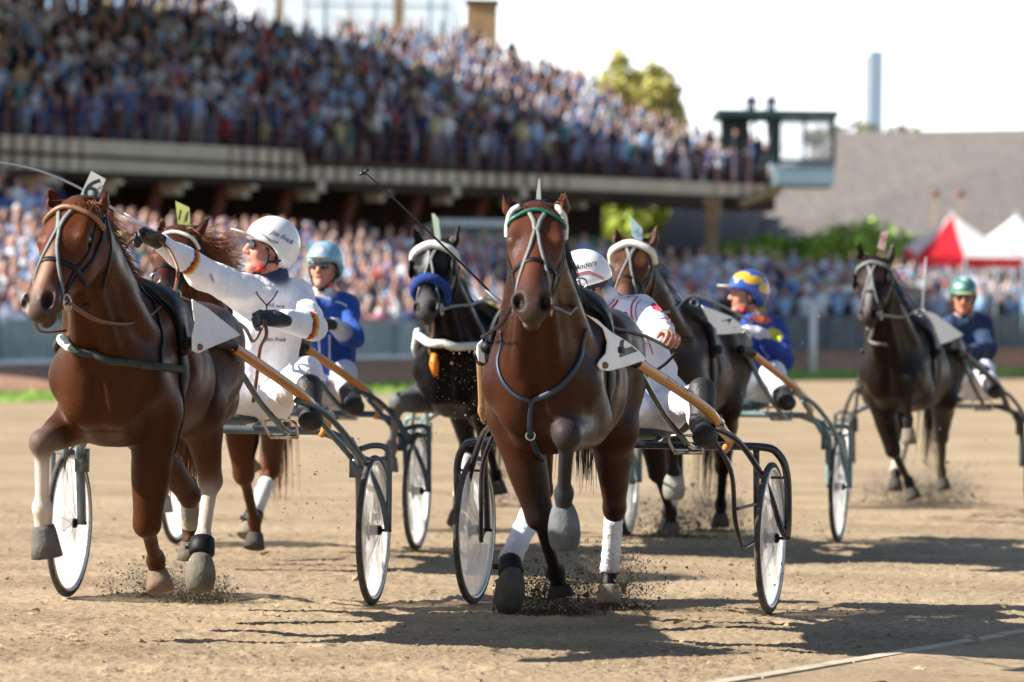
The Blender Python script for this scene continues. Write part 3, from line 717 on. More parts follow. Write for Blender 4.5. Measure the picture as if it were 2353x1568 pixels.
# ---------------------------------------------------------------- sulky
M_tyre = mat('tyre_rubber', (.07, .062, .052), .9, nscale=30, namp=.4, bump=.3, bscale=80)
M_rim = mat('wheel_rim', (.5, .5, .5), .35, metal=.8)
M_spoke = mat('steel_spoke', (.6, .6, .62), .3, metal=.9)
def disc_mat():
    m = bpy.data.materials.new('clear_wheel_disc'); m.use_nodes = True; nt = m.node_tree; b = nt.nodes['Principled BSDF']
    b.inputs['Base Color'].default_value = (.80, .79, .77, 1); b.inputs['Roughness'].default_value = .3
    tr = nt.nodes.new('ShaderNodeBsdfTransparent'); mx = nt.nodes.new('ShaderNodeMixShader')
    tl = nt.nodes.new('ShaderNodeBsdfTranslucent'); tl.inputs[0].default_value = (.95, .93, .91, 1); m2 = nt.nodes.new('ShaderNodeMixShader'); m2.inputs[0].default_value = .5
    tc = nt.nodes.new('ShaderNodeTexCoord'); nz = nt.nodes.new('ShaderNodeTexNoise'); nz.inputs['Scale'].default_value = 5; nz.inputs['Detail'].default_value = 8; nt.links.new(tc.outputs['Object'], nz.inputs[0])
    mr = nt.nodes.new('ShaderNodeMapRange'); mr.inputs[1].default_value = .35; mr.inputs[2].default_value = .7; mr.inputs[3].default_value = .38; mr.inputs[4].default_value = .68; nt.links.new(nz.outputs[0], mr.inputs[0])
    nt.links.new(b.outputs[0], m2.inputs[1]); nt.links.new(tl.outputs[0], m2.inputs[2])
    nt.links.new(tr.outputs[0], mx.inputs[1]); nt.links.new(m2.outputs[0], mx.inputs[2]); nt.links.new(mr.outputs[0], mx.inputs[0])
    nt.links.new(mx.outputs[0], nt.nodes['Material Output'].inputs[0]); return m
M_disc = disc_mat()
M_wood = mat('varnished_wood_shaft', (.55, .24, .06), .3, nscale=6, namp=.2, coat=.4, stretch=(1, .2, 1))
M_seatpad = mat('seat_cover', (.035, .065, .075), .6, bump=.3, bscale=40)
M_pinstripe = mat('shaft_pinstripe', (.12, .02, .03), .5)
def sulky(sp):
    fr = sp['frame']; T = fr.T; root = thing('racing_sulky', sp['label'], 'sulky', T(0, 0, 0), 'racing sulkies behind the horses')
    mt = sp['metal']; hw = sp.get('hw', .71); zb = sp.get('zb', .80); R = .35; tr = sp.get('tr', .0145)
    # wheels
    for s in (-1, 1):
        we = bpy.data.objects.new('wheel', None); link(we, root); c = T(s*hw, 0, R); we.location = c-root.location
        q = sp.get('camber', .0)*s; AX = (fr.X*math.cos(q)+fr.Z*math.sin(q)); UZ = (fr.Z*math.cos(q)-fr.X*math.sin(q)); U = fr.F
        ang = np.linspace(0, 2*math.pi, 49)[:-1]; pt = lambda a, r, x=0: c+U*(math.cos(a)*r)+UZ*(math.sin(a)*r)+AX*x
        def ring(name, r, rt, m, sx_=1., n=8, N=64):
            V = []; F = []
            for i in range(N):
                a = 2*math.pi*i/N
                for k in range(n):
                    b = 2*math.pi*k/n; V.append(pt(a, r+rt*math.cos(b), rt*sx_*math.sin(b)))
            for i in range(N):
                for k in range(n): F.append((i*n+k, i*n+(k+1) % n, ((i+1) % N)*n+(k+1) % n, ((i+1) % N)*n+k))
            return mesh_obj(name, V, F, m, we)
        ring('tyre', R-.0125, .0125, M_tyre, 1.1, 10); ring('rim', R-.032, .010, sp.get('rim', M_rim), 1.5)
        mb = MB()
        for i in range(28):
            a = 2*math.pi*i/28; sg = 1 if i % 2 else -1; a2 = a+.35*(1 if (i//2) % 2 else -1); mb.tube([pt(a2, .022, sg*.028), pt(a, R-.04, 0)], .0013, 4, cap=False)
        mb.build('spokes', M_spoke, we)
        mb = MB(); mb.tube([c-AX*.04, c-AX*.03, c+AX*.03, c+AX*.04], [.016, .024, .024, .016], 14); mb.tube([c-AX*.08, c+AX*.085], .007, 8)
        mb.tube([c-AX*.03, c-AX*.026], [.045, .045], 16); mb.build('hub', M_black_leather, we)
        mb = MB(); N = 48
        for sd in (-1, 1):
            V = []; F = []; rs = [.03, .12, .22, R-.045]
            for j, r in enumerate(rs):
                for i in range(N): V.append(pt(2*math.pi*i/N, r, sd*(.024-.018*j/3)))
            for j in range(3):
                for i in range(N): F.append((j*N+i, j*N+(i+1) % N, (j+1)*N+(i+1) % N, (j+1)*N+i))
            mb.add(V, F)
        mb.build('wheel_disc', M_disc, we)
    # frame
    st = sp.get('style', 0); mb = MB(); cw = hw-.11
    tube = lambda pts, r=tr, n=6: mb.tube(catmull([T(*p) for p in pts], n), r, 10)
    tube([(-cw+.1, .10, zb), (0, .12, zb), (cw-.1, .10, zb)], tr*1.35)
    for s in (-1, 1):
        if st == 0:   # crossbar drops to the inner fork leg
            tube([(s*(cw-.12), .10, zb), (s*(cw), .09, zb-.05), (s*(hw-.065), .06, zb-.12), (s*(hw-.062), .03, zb-.24), (s*(hw-.062), .0, R)], tr*1.5)
            mb.box(T(s*(hw-.075), .05, zb-.16), (.03, .02, .055), (fr.X, fr.F, fr.Z))
            tube([(s*(hw-.08), .05, zb-.09), (s*(hw), .05, zb-.065), (s*(hw+.06), .04, zb-.075), (s*(hw+.075), .03, zb-.13), (s*(hw+.072), .0, R)], tr*.95)
            tube([(s*(hw-.09), .1, zb-.03), (s*(hw-.02), .12, zb-.12), (s*(hw+.068), .03, zb-.12)], tr*.6)
            tube([(s*.50, .62, zb+.15), (s*.60, .42, zb+.08), (s*.70, .18, zb-.10), (s*(hw+.04), .04, zb-.30), (s*(hw+.068), .0, R)], tr*1.0)
            tube([(s*.545, .50, zb+.10), (s*(hw-.09), .10, zb-.12)], tr*.9)
        else:         # bar runs on over the wheel and down outside it
            tube([(s*(cw-.15), .10, zb), (s*(hw-.03), .08, zb), (s*(hw+.04), .06, zb-.03), (s*(hw+.078), .04, zb-.12), (s*(hw+.08), .0, R+.1), (s*(hw+.075), .0, R)], tr*1.45)
            tube([(s*(hw-.058), .08, zb-.01), (s*(hw-.062), .03, zb-.25), (s*(hw-.062), .0, R)], tr*1.2)
            tube([(s*.50, .45, zb+.10), (s*.60, .28, zb+.03), (s*.70, .12, zb-.16), (s*(hw+.05), .03, zb-.36), (s*(hw+.075), .0, R)], tr*1.1)
            tube([(s*.50, .42, zb+.06), (s*.58, .34, zb-.10), (s*(hw-.11), .30, zb-.32), (s*(hw-.09), .22, zb-.46)], tr*.85)
            tube([(s*(hw-.06), .05, zb-.14), (s*(hw+.078), .04, zb-.14)], tr*.5); tube([(s*(hw-.115), .29, zb-.28), (s*(hw-.05), .05, zb-.26)], tr*.6)
            tube([(s*(hw-.09), .22, zb-.46), (s*(hw-.05), .0, R)], tr*.6)
        # brace from the shaft tip down to the foot rest
        tube([(s*.31, 1.15, zb+.38), (s*.36, .75, zb+.15), (s*.40, .45, zb+.02)], tr*1.0)
        tube([(s*.40, .45, zb+.02), (s*.40, .25, zb-.01), (s*.38, .1, zb)], tr*.8)
    tube([(-.16, .1, zb), (-.14, -.18, zb+.02), (-.12, -.3, zb+.05)], tr); tube([(.16, .1, zb), (.14, -.18, zb+.02), (.12, -.3, zb+.05)], tr)
    mb.build('frame', mt, root)
    # foot rests
    for s in (-1, 1):
        mb = MB(); mb.tube([T(s*.33, .40, zb-.02), T(s*.46, .40, zb-.02)], .012, 8); mb.tube(catmull([T(s*.33, .40, zb-.02), T(s*.33, .5, zb+.05), T(s*.46, .5, zb+.05), T(s*.46, .4, zb-.02)], 5), .007, 6)
        mb.build('foot_rest', M_metal, root)
    # shafts
    for s in (-1, 1):
        sx_ = sp.get('shx', 1.); P1 = [(s*.50*sx_, .10, zb-.02), (s*.535*sx_, .13, zb+.03), (s*.53*sx_, .26, zb+.07), (s*.535*sx_, .50, zb+.135), (s*.49*sx_, .68, zb+.21), (s*.33, sp.get('ju', 1.20), zb+.40)]
        pts = catmull([T(*p) for p in P1], 8); mb = MB(); mb.tube(pts, [.018+.006*min(1, i/12) for i in range(len(pts))], 12)
        sh = mb.build('shaft', sp.get('wood', M_wood), root)
        ms = MB(); off = Vector((0, -.3, 1)).normalized()
        for o_ in (-.007, .007): ms.tube([p+off*.0235+fr.X*o_ for p in pts[24:]], .0022, 4)
        ms.build('pinstripe', M_pinstripe, sh)
        mb = MB(); a, b = T(s*.33, sp.get('ju', 1.20), zb+.40), T(s*.30, sp.get('ju', 1.2)+.15, zb+.41)
        mb.tube(catmull([a+(T(s*.49*sx_, .68, zb+.21)-a)*.08, a, b], 6), .027, 12); mb.build('shaft_sleeve', M_black_leather, sh)
        mb = MB(); c = T(s*.535*sx_, .46, zb+.125); d = (pts[28]-pts[24]).normalized(); mb.tube([c-d*.035, c+d*.035], .028, 12); mb.build('clamp', mt, sh)
        if s > 0: sp['_sh'] = (sh, BVHTree.FromPolygons([tuple(v.co+sh.location+root.location) for v in sh.data.vertices], [tuple(p.vertices) for p in sh.data.polygons]))
    mb = MB(); c = T(0, -.24, zb+.055)
    S = Sdf(); S.ell(c, (.21, .19, .045), [fr.X, fr.F, fr.Z], col=(1, 1, 1), k=.02); S.ell(c-fr.F*.14+fr.Z*.05, (.19, .05, .05), [fr.X, fr.F, fr.Z], col=(1, 1, 1), k=.05)
    sdf_obj('seat', S, .012, sp.get('seat', M_seatpad), root)
    return dict(root=root, fr=fr, sh=sp['_sh'])
# ================================================================ SETTING
def dirt_mat():
    m = bpy.data.materials.new('track_dirt'); m.use_nodes = True; nt = m.node_tree; b = nt.nodes['Principled BSDF']; N = nt.nodes.new; K = nt.links.new
    tc = N('ShaderNodeTexCoord'); mp = N('ShaderNodeMapping'); mp.inputs['Scale'].default_value = (.55, 1, 1); K(tc.outputs['Object'], mp.inputs[0])
    n1 = N('ShaderNodeTexNoise'); n1.inputs['Scale'].default_value = .9; n1.inputs['Detail'].default_value = 8; n1.inputs['Roughness'].default_value = .65; K(mp.outputs[0], n1.inputs[0])
    n2 = N('ShaderNodeTexNoise'); n2.inputs['Scale'].default_value = 34; n2.inputs['Detail'].default_value = 6; n2.inputs['Roughness'].default_value = .7; K(mp.outputs[0], n2.inputs[0])
    n3 = N('ShaderNodeTexVoronoi'); n3.inputs['Scale'].default_value = 22; K(mp.outputs[0], n3.inputs[0])
    cr = N('ShaderNodeValToRGB'); cr.color_ramp.elements[0].position = .33; cr.color_ramp.elements[0].color = (.285, .205, .125, 1); cr.color_ramp.elements[1].position = .62; cr.color_ramp.elements[1].color = (.44, .33, .21, 1); K(n1.outputs[0], cr.inputs[0])
    c2 = N('ShaderNodeValToRGB'); c2.color_ramp.elements[0].position = .36; c2.color_ramp.elements[0].color = (.30, .27, .25, 1); c2.color_ramp.elements[1].position = .5; c2.color_ramp.elements[1].color = (1, 1, 1, 1); K(n2.outputs[0], c2.inputs[0])
    mx = N('ShaderNodeMix'); mx.data_type = 'RGBA'; mx.blend_type = 'MULTIPLY'; n5 = N('ShaderNodeTexNoise'); n5.inputs['Scale'].default_value = 2.2; n5.inputs['Detail'].default_value = 4; K(mp.outputs[0], n5.inputs[0]); r5 = N('ShaderNodeMapRange'); r5.inputs[1].default_value = .38; r5.inputs[2].default_value = .62; r5.inputs[3].default_value = .15; r5.inputs[4].default_value = .95; K(n5.outputs[0], r5.inputs[0]); K(r5.outputs[0], mx.inputs[0]); K(cr.outputs[0], mx.inputs[6]); K(c2.outputs[0], mx.inputs[7]); K(mx.outputs[2], b.inputs['Base Color'])
    b.inputs['Roughness'].default_value = .95; b.inputs['Specular IOR Level'].default_value = .15
    b1 = N('ShaderNodeBump'); b1.inputs['Strength'].default_value = .6; b1.inputs['Distance'].default_value = .05; K(n2.outputs[0], b1.inputs['Height'])
    n4 = N('ShaderNodeTexNoise'); n4.inputs['Scale'].default_value = 5; n4.inputs['Detail'].default_value = 3; K(mp.outputs[0], n4.inputs[0])
    b2 = N('ShaderNodeBump'); b2.inputs['Strength'].default_value = .35; b2.inputs['Distance'].default_value = .08; K(n4.outputs[0], b2.inputs['Height']); K(b1.outputs[0], b2.inputs['Normal']); K(b2.outputs[0], b.inputs['Normal'])
    return m
M_dirt = dirt_mat()
M_paved = mat('packed_gravel_path', (.39, .30, .205), .95, nscale=12, namp=.2, bump=.4, bscale=60)
M_grass = mat('grass_verge', (.22, .36, .05), .95, nscale=1.2, namp=.4, bump=.5, bscale=10)
M_earth = mat('red_earth_bank', (.38, .20, .12), .95, nscale=1.5, namp=.25, bump=.4, bscale=8)
M_kerb = mat('kerb_stone', (.40, .33, .24), .9, nscale=10, namp=.3, bump=.3)
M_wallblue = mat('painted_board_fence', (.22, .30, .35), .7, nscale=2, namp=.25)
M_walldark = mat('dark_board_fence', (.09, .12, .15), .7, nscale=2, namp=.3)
M_whitepaint = mat('white_paint', (.78, .82, .84), .6, nscale=4, namp=.1)
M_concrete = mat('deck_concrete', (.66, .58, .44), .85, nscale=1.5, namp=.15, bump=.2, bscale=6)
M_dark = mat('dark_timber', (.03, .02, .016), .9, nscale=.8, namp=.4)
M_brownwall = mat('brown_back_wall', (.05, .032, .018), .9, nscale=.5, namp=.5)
M_redsteel = mat('red_oxide_steel', (.26, .085, .065), .6)
M_teal = mat('teal_painted_steel', (.03, .07, .075), .5)
M_panel = mat('blue_grey_panel', (.26, .38, .44), .6, nscale=1, namp=.1)
M_roof = mat('weathered_grey_roof', (.19, .165, .148), .9, nscale=1.6, namp=.2, stretch=(5, .3, 1), bump=.4, bscale=4)
M_pillar = mat('tan_pillar', (.36, .24, .12), .8, nscale=2, namp=.2)

def canvas(name, c):
    m = mat(name, c, .7); nt = m.node_tree; b = nt.nodes['Principled BSDF']; t_ = nt.nodes.new('ShaderNodeBsdfTranslucent'); t_.inputs[0].default_value = (*c, 1); x = nt.nodes.new('ShaderNodeMixShader'); x.inputs[0].default_value = .45
    nt.links.new(b.outputs[0], x.inputs[1]); nt.links.new(t_.outputs[0], x.inputs[2]); tr = nt.nodes.new('ShaderNodeBsdfTransparent'); y = nt.nodes.new('ShaderNodeMixShader'); y.inputs[0].default_value = .03; nt.links.new(x.outputs[0], y.inputs[1]); nt.links.new(tr.outputs[0], y.inputs[2]); nt.links.new(y.outputs[0], nt.nodes['Material Output'].inputs[0]); return m
M_canvas_r = canvas('red_canvas', (.80, .02, .04)); M_canvas_w = canvas('white_canvas', (.9, .88, .87))
def strip(name, A, B, m, n=60, kind='structure', disp=0, **kw):
    """sheet between two polylines given as world points"""
    def res(Pl):
        out = []
        for i in range(n+1):
            out.append(interp(Pl, i/n))
        return out
    a, b = res(A), res(B); V = a+b; F = [(i, i+1, n+1+i+1, n+1+i) for i in range(n)]
    o = mesh_obj(name, V, F, m, smooth=False, **kw); tag(o, kind=kind); return o
L1 = [P(-700, 938, 54), P(0, 926, 59), P(600, 912, 67), P(1176, 894, 77), P(1800, 874, 91), P(2353, 864, 104), P(3100, 850, 118)]
L2 = [P(-700, 916, 55.5), P(0, 905, 60.5), P(600, 893, 68.5), P(1176, 875, 79), P(1800, 856, 93), P(2353, 848, 106), P(3100, 834, 120)]
L3 = [P(-700, 846, 58), P(0, 838, 63), P(600, 829, 71), P(1176, 820, 81), P(1800, 808, 95), P(2353, 800, 108), P(3100, 788, 122)]
# track: one sheet, gently rising to its outer edge, with real ruts and crumbs near the camera
nx, ny = 420, 620; xs = np.linspace(-1, 1, nx); t = np.linspace(0, 1, ny); V = []
far = [interp(L1, (i/(nx-1))) for i in range(nx)]
ysn = 3+ (t**1.6)
G_ = np.zeros((ny, nx, 3))
for i in range(nx):
    fx, fy, fz = far[i]; x0 = xs[i]*1.6
    y = 1/(1/9.+(1/fy-1/9.)*np.linspace(0, 1, ny))
    wv = np.clip((y-9)/(fy-9), 0, 1)
    G_[:, i, 0] = x0+(fx-x0)*wv; G_[:, i, 1] = y; G_[:, i, 2] = fz*np.clip((y-26)/(fy-26), 0, 1)**1.2
pv = G_.reshape(-1, 3); a_ = vnoise(pv*np.array([1, .6, 1]), .9, 21)*.005+vnoise(pv*np.array([1, .6, 1]), 3.2, 22)*.004+rng.normal(size=len(pv))*.0025
near = np.clip((32-pv[:, 1])/10, 0, 1); pv = pv.copy()
hr = random.Random(8)
for k in range(260):   # hoof prints
    cy = hr.uniform(11.5, 30); cx = hr.uniform(-.17, .17)*cy; m_ = (np.abs(pv[:, 0]-cx) < .3) & (np.abs(pv[:, 1]-cy) < .3); d_ = np.hypot(pv[m_, 0]-cx, (pv[m_, 1]-cy)*.9); R_ = hr.uniform(.05, .085)
    a_[m_] += -.011*np.exp(-(d_/R_)**4)+.006*np.exp(-((d_-R_*1.45)/(.4*R_))**2)
for k in range(0):     # wheel ruts and harrow lines, lengthwise
    u0 = hr.uniform(-2.5, 3.5); sl = .16; e_ = pv[:, 0]-u0+sl*(pv[:, 1]-15); a_ += -.010*np.exp(-(e_/.022)**2)+.005*np.exp(-((np.abs(e_)-.05)/.02)**2)
pv[:, 2] += a_*near
ii = np.arange(nx*ny).reshape(ny, nx); Fq = np.stack([ii[:-1, :-1], ii[:-1, 1:], ii[1:, 1:], ii[1:, :-1]], -1).reshape(-1, 4)
o = mesh_obj('track', pv, Fq, M_dirt); tag(o, kind='structure')
o = mesh_obj('ground', [(-400, 3.9, -.05), (400, 3.9, -.05), (500, 1500, -.05), (-500, 1500, -.05), (-400, -60, -.05), (400, -60, -.05)], [(0, 1, 2, 3), (4, 5, 1, 0)], M_dirt); tag(o, kind='structure')
def off(L, dz, dy=0): return [p+Vector((0, dy, dz)) for p in L]
strip('grass_verge', off(L1, .01), off(L2, .03), M_grass)
strip('earth_bank', off(L2, .02, .0), L3, M_earth)
strip('terrace_ground', off(L3, -.02), off(L3, -.1, 60), M_earth)
# fine grass on the verge
mb = MB(); r_ = random.Random(3)
for i in range(5200):
    t_ = r_.random(); p = interp(L1, t_).lerp(interp(L2, t_), r_.random()); hgt = r_.uniform(.05, .16); a_ = r_.uniform(0, 6.28); d = Vector((math.cos(a_), math.sin(a_), 0))*.02
    mb.add([p-d, p+d, p+Vector((r_.uniform(-.05, .05), 0, hgt))], [(0, 1, 2)])
tag(mb.build('grass', M_grass, smooth=False), 'green grass growing along the far edge of the dirt track', 'grass', kind='stuff')
# kerb and path bottom right: from (1690,1568) to (2353,1455)
def gpt(vx, vy, z=0.):
    r = ray(vx, vy); return CAM+r*((z-CAMZ)/r.z)
ka, kb = gpt(1600, 1582), gpt(2353, 1453); kd = (kb-ka).normalized(); kn_ = Vector((kd.y, -kd.x, 0)); kn_ = kn_ if kn_.x > 0 else -kn_
mb = MB()
for i in range(26):
    a = ka-kd*6+kd*(i*.8); b = a+kd*.785; j = r_.uniform(-.004, .006)
    V = [a+Vector((0, 0, -.05)), b+Vector((0, 0, -.05)), b+kn_*.07+Vector((0, 0, -.05)), a+kn_*.07+Vector((0, 0, -.05))]; V += [v+Vector((0, 0, .066+j)) for v in V]
    mb.add(V, [(0, 1, 5, 4), (1, 2, 6, 5), (2, 3, 7, 6), (3, 0, 4, 7), (4, 5, 6, 7)])
tag(mb.build('kerb', M_kerb, smooth=False), kind='structure')
pv_ = [ka-kd*6+kn_*.07, kb+kd*8+kn_*.07, kb+kd*8+kn_*6, ka-kd*6+kn_*6]
nxp = 40; V = []
for i in range(nxp+1):
    for j in range(nxp+1):
        p = pv_[0].lerp(pv_[1], i/nxp).lerp(pv_[3].lerp(pv_[2], i/nxp), j/nxp); V.append((p.x, p.y, .010+r_.uniform(-.002, .002)))
F = [(i*(nxp+1)+j, (i+1)*(nxp+1)+j, (i+1)*(nxp+1)+j+1, i*(nxp+1)+j+1) for i in range(nxp) for j in range(nxp)]
tag(mesh_obj('path', V, F, M_dirt), kind='structure')
# ---------------------------------------------------------------- fences
def wall_along(name, pts, hts, th, m, label, cat, posts=None, rail=None):
    root = thing(name, label, cat, pts[0]); mb = MB(); n = len(pts)
    V = []
    for p, hgt in zip(pts, hts): V += [p, p+Vector((0, 0, hgt)), p+Vector((0, th, hgt)), p+Vector((0, th, 0))]
    F = []
    for i in range(n-1):
        for k in range(4): F.append((i*4+k, (i+1)*4+k, (i+1)*4+(k+1) % 4, i*4+(k+1) % 4))
    mb.add(V, F); mb.build('board_panel', m, root, smooth=False)
    mb = MB()
    for i in range(n-1):
        L = (pts[i+1]-pts[i]).length; k = int(L/2.4)
        for j in range(k):
            p = pts[i].lerp(pts[i+1], j/k); hh = hts[i]+(hts[i+1]-hts[i])*j/k; mb.box(p+Vector((0, -.05, hh/2+.03)), (.05, .045, hh/2+.03))
    mb.build('fence_post', m, root, smooth=False)
    if rail:
        mb = MB(); mb.tube([p+Vector((0, -.06, .02)) for p in pts], .07, 6); mb.build('bottom_rail', rail, root)
    return root
wl = [L3[0], L3[1], L3[2], L3[3]]; wl = off(wl, .0, .3)
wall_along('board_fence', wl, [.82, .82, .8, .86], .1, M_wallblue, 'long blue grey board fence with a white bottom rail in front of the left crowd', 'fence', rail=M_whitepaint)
wr = off([L3[3]+Vector((.3, .3, 0)), L3[4], L3[5], L3[6]], 0, .3)
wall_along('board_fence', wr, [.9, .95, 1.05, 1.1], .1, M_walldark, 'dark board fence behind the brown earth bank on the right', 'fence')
# tape over the right crowd
mb = MB(); a, b, c = P(1640, 706, 97), P(1960, 662, 100), P(2400, 606, 108)
pts = catmull([a, b, c], 8); V = []
for p in pts: V += [p+Vector((0, 0, .08)), p-Vector((0, 0, .08)), p+Vector((0, .02, -.08)), p+Vector((0, .02, .08))]
F = [(i*4+k, i*4+(k+1) % 4, (i+1)*4+(k+1) % 4, (i+1)*4+k) for i in range(len(pts)-1) for k in range(4)]
tag(mesh_obj('barrier_tape', V, F, M_whitepaint, smooth=False), 'long white barrier tape sloping up to the right in front of the crowd', 'barrier tape')
for x, y0, y1, D, lb in ((1867, 862, 700, 94, 'pale slender post standing at the earth bank right of the blue and yellow driver'),):
    a = P(x, y0, D); mb = MB(); top = P(x, y1, D); mb.tube([a-Vector((0, 0, .3)), Vector((a.x, a.y, top.z))], .09, 10); mb.tube([Vector((a.x, a.y, top.z)), Vector((a.x, a.y, top.z+.06))], .12, 10); tag(mb.build('fence_pole', M_whitepaint), lb, 'pole')
# ---------------------------------------------------------------- grandstand
ST0 = P(-520, 330, 84); ST1 = P(1785, 428, 112)
ddir = Vector((ST1.x-ST0.x, ST1.y-ST0.y, 0)); dl = ddir.length; ddir.normalize(); dback = Vector((-ddir.y, ddir.x, 0)); dback = dback if dback.y > 0 else -dback
_pn = Vector((ddir.y, -ddir.x, 0))
def DS(vx, vy, d=0.):
    r = ray(vx, vy); t_ = ((ST0-CAM).dot(_pn)+d)/r.dot(_pn); return (CAM+r*t_).y
stand = thing('grandstand', 'long raised concrete grandstand deck full of people with dark space beneath', 'grandstand', P(600, 800, 100))
top_l = [(-520, 296, 84), (0, 310, 90), (690, 346, 98), (700, 384, 98.1), (1176, 400, 104.5), (1785, 426, 112)]
bot_l = [(-520, 372, 84), (0, 386, 90), (690, 412, 98), (700, 413, 98.1), (1176, 430, 104.5), (1785, 455, 112)]
top_l = [(x, y, DS(x, y)) for x, y, _ in top_l]; bot_l = [(x, y, DS(x, y)) for x, y, _ in bot_l]
tp = [P(*p) for p in top_l]; bt = [P(*p) for p in bot_l]
V = []
for a, b in zip(tp, bt): V += [b, a, a+dback*9, b+dback*9]
F = [(i*4+k, (i+1)*4+k, (i+1)*4+(k+1) % 4, i*4+(k+1) % 4) for i in range(len(tp)-1) for k in range(4)]+[(3, 2, 1, 0), tuple(len(tp)*4-4+k for k in range(4))]
mesh_obj('deck_slab', V, F, M_concrete, stand, smooth=False)
M_jointc = mat('fascia_joint', (.25, .17, .12), .9); mb = MB()
for i in range(75):
    t_ = i/75*(2300/2305); x = -500+i*31; 
    def yat(tab, x):
        for (x0, y0, d0), (x1, y1, d1) in zip(tab, tab[1:]):
            if x0 <= x <= x1: f_ = (x-x0)/(x1-x0); return y0+(y1-y0)*f_, d0+(d1-d0)*f_
        return tab[-1][1:]
    if x > 1780: break
    ya, D = yat(top_l, x); yb, _ = yat(bot_l, x); a, b = P(x, ya, D), P(x, yb, D)
    mb.box((a+b)/2-dback*.04, (.05, .05, (a.z-b.z)/2*.96), (ddir, dback, Vector((0, 0, 1)))); mb.build('fascia_joint', M_jointc, stand, smooth=False)
    if i % 5 == 0:
        ml = MB(); q = b+Vector((0, 0, -.16)); ml.box(q+dback*.5, (.13, .5, .17), (ddir, dback, Vector((0, 0, 1)))); ml.box(b+Vector((0, 0, -.42))+dback*.6, (.11, .3, .12), (ddir, dback, Vector((0, 0, 1)))); ml.build('deck_bracket', M_concrete, stand, smooth=False)
    mb = MB()
mid = [P(x, y, DS(x, y)-.03) for x, y in ((-520, 336), (0, 349), (690, 383))]; mb = MB()
for a, b in zip(mid, mid[1:]): mb.tube([a-dback*.02, b-dback*.02], .05, 6)
mb.build('fascia_groove', M_dark, stand)
# deck railing
ra = MB(); rb_ = MB()
for x in range(-500, 1785, 37):
    ya, D = yat(top_l, x); ya2 = ya if x > 700 else ya; a = P(x, ya2, D); ra = MB(); ra.box(a+Vector((0, 0, .52)), (.02, .02, .56)); ra.build('railing_post', M_redsteel, stand, smooth=False)
for i in range(len(tp)-1):
    for hgt in (.25, .5, .8, 1.08): rb_.tube([tp[i]+Vector((0, 0, hgt)), tp[i+1]+Vector((0, 0, hgt))], .013, 5)
rb_.build('railing_bars', M_redsteel, stand)
# under the deck: floor beams, dark back wall, steel trusses
bw = [b+dback*7.5 for b in bt]; V = []
for b in bw: V += [Vector((b.x, b.y, -.3)), b]
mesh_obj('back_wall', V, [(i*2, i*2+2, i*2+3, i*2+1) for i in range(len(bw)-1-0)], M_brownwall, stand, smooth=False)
mb = MB(); mc = MB()
for i, x in enumerate(range(-450, 1500, 150)):
    yb, D = yat(bot_l, x); b = P(x, yb, D)+dback*3.5; mb.box(Vector((b.x, b.y, b.z/2-.6)), (.22, .22, b.z/2+.5)) if x < 1400 else None
    b2 = P(x, yb, D)+dback*1.5; mc.tube([b2+Vector((0, 0, -.2)), b2+dback*3+ddir*1.6+Vector((0, 0, -3.2))], .16, 6)
mb.build('support_column', M_dark, stand, smooth=False); mc.build('truss_brace', M_redsteel, stand)
# stepped tiers
def tier_top(vx):
    tab = [(-700, -110), (430, -110), (520, -60), (575, -14), (700, 8), (820, 2), (1060, 28), (1150, 56), (1250, 92), (1400, 158), (1560, 236), (1640, 256), (1790, 270)]
    for (x0, y0), (x1, y1) in zip(tab, tab[1:]):
        if x0 <= vx <= x1: return y0+(y1-y0)*(vx-x0)/(x1-x0)
    return 9999
RISE, DEP, NR = .31, .80, 48
def tier_pt(s_, r): # s_ metres along the front, r row
    p = ST0+ddir*s_; return p+dback*(.45+DEP*r)+Vector((0, 0, ((tp[0].z*(1-s_/dl)+tp[-1].z*s_/dl)-p.z)+RISE*max(r-1, 0)))
mb = MB()
for r in range(NR):
    s1 = dl+.9*r
    while s1 > 0:
        p = tier_pt(s1, r)+Vector((0, 0, 1.35)); x, y = proj(p)
        if y > tier_top(x): break
        s1 -= .5
    if s1 <= 0: continue
    a, b = tier_pt(0, r), tier_pt(s1, r)
    V = [a-dback*.4, b-dback*.4, b+dback*.4, a+dback*.4]; V += [v-Vector((0, 0, .5+RISE)) for v in V]
    mb.add(V, [(0, 1, 2, 3), (4, 5, 1, 0), (5, 6, 2, 1), (7, 6, 5, 4), (6, 7, 3, 2), (4, 0, 3, 7)])
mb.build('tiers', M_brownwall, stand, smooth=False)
# unseen roof added above the picture to shade the tiers, on posts; stair tower
rz = P(500, -175, 100).z
def at_stand(vx, vy, D): return P(vx, vy, D)
RA = ST0+ddir*-22; RB = ST0+ddir*(dl*.64)
def zf(p, z): return Vector((p.x, p.y, z))
V = [zf(RA-dback*3, rz-.3), zf(RB-dback*3, rz-.3), zf(RB+dback*15, rz+1.6), zf(RA+dback*15, rz+1.6)]; V += [v+Vector((0, 0, .35)) for v in V]
mesh_obj('roof', V, [(0, 1, 2, 3), (7, 6, 5, 4), (0, 4, 5, 1), (1, 5, 6, 2), (2, 6, 7, 3), (3, 7, 4, 0)], M_dark, stand, smooth=False)
for x, w_, D, m_ in ((915, .17, 118, M_pillar), (745, .06, 119, M_panel), (800, .05, 119, M_panel), (860, .05, 119, M_panel), (985, .06, 119, M_panel), (1020, .05, 119, M_panel), (700, .05, 119, M_panel), (640, .12, 118, M_pillar)):
    a = P(x, 150, D); mb = MB(); mb.box(Vector((a.x, a.y, (a.z+rz)/2)), (w_, w_, (rz-a.z)/2)); mb.build('roof_post', m_, stand, smooth=False)
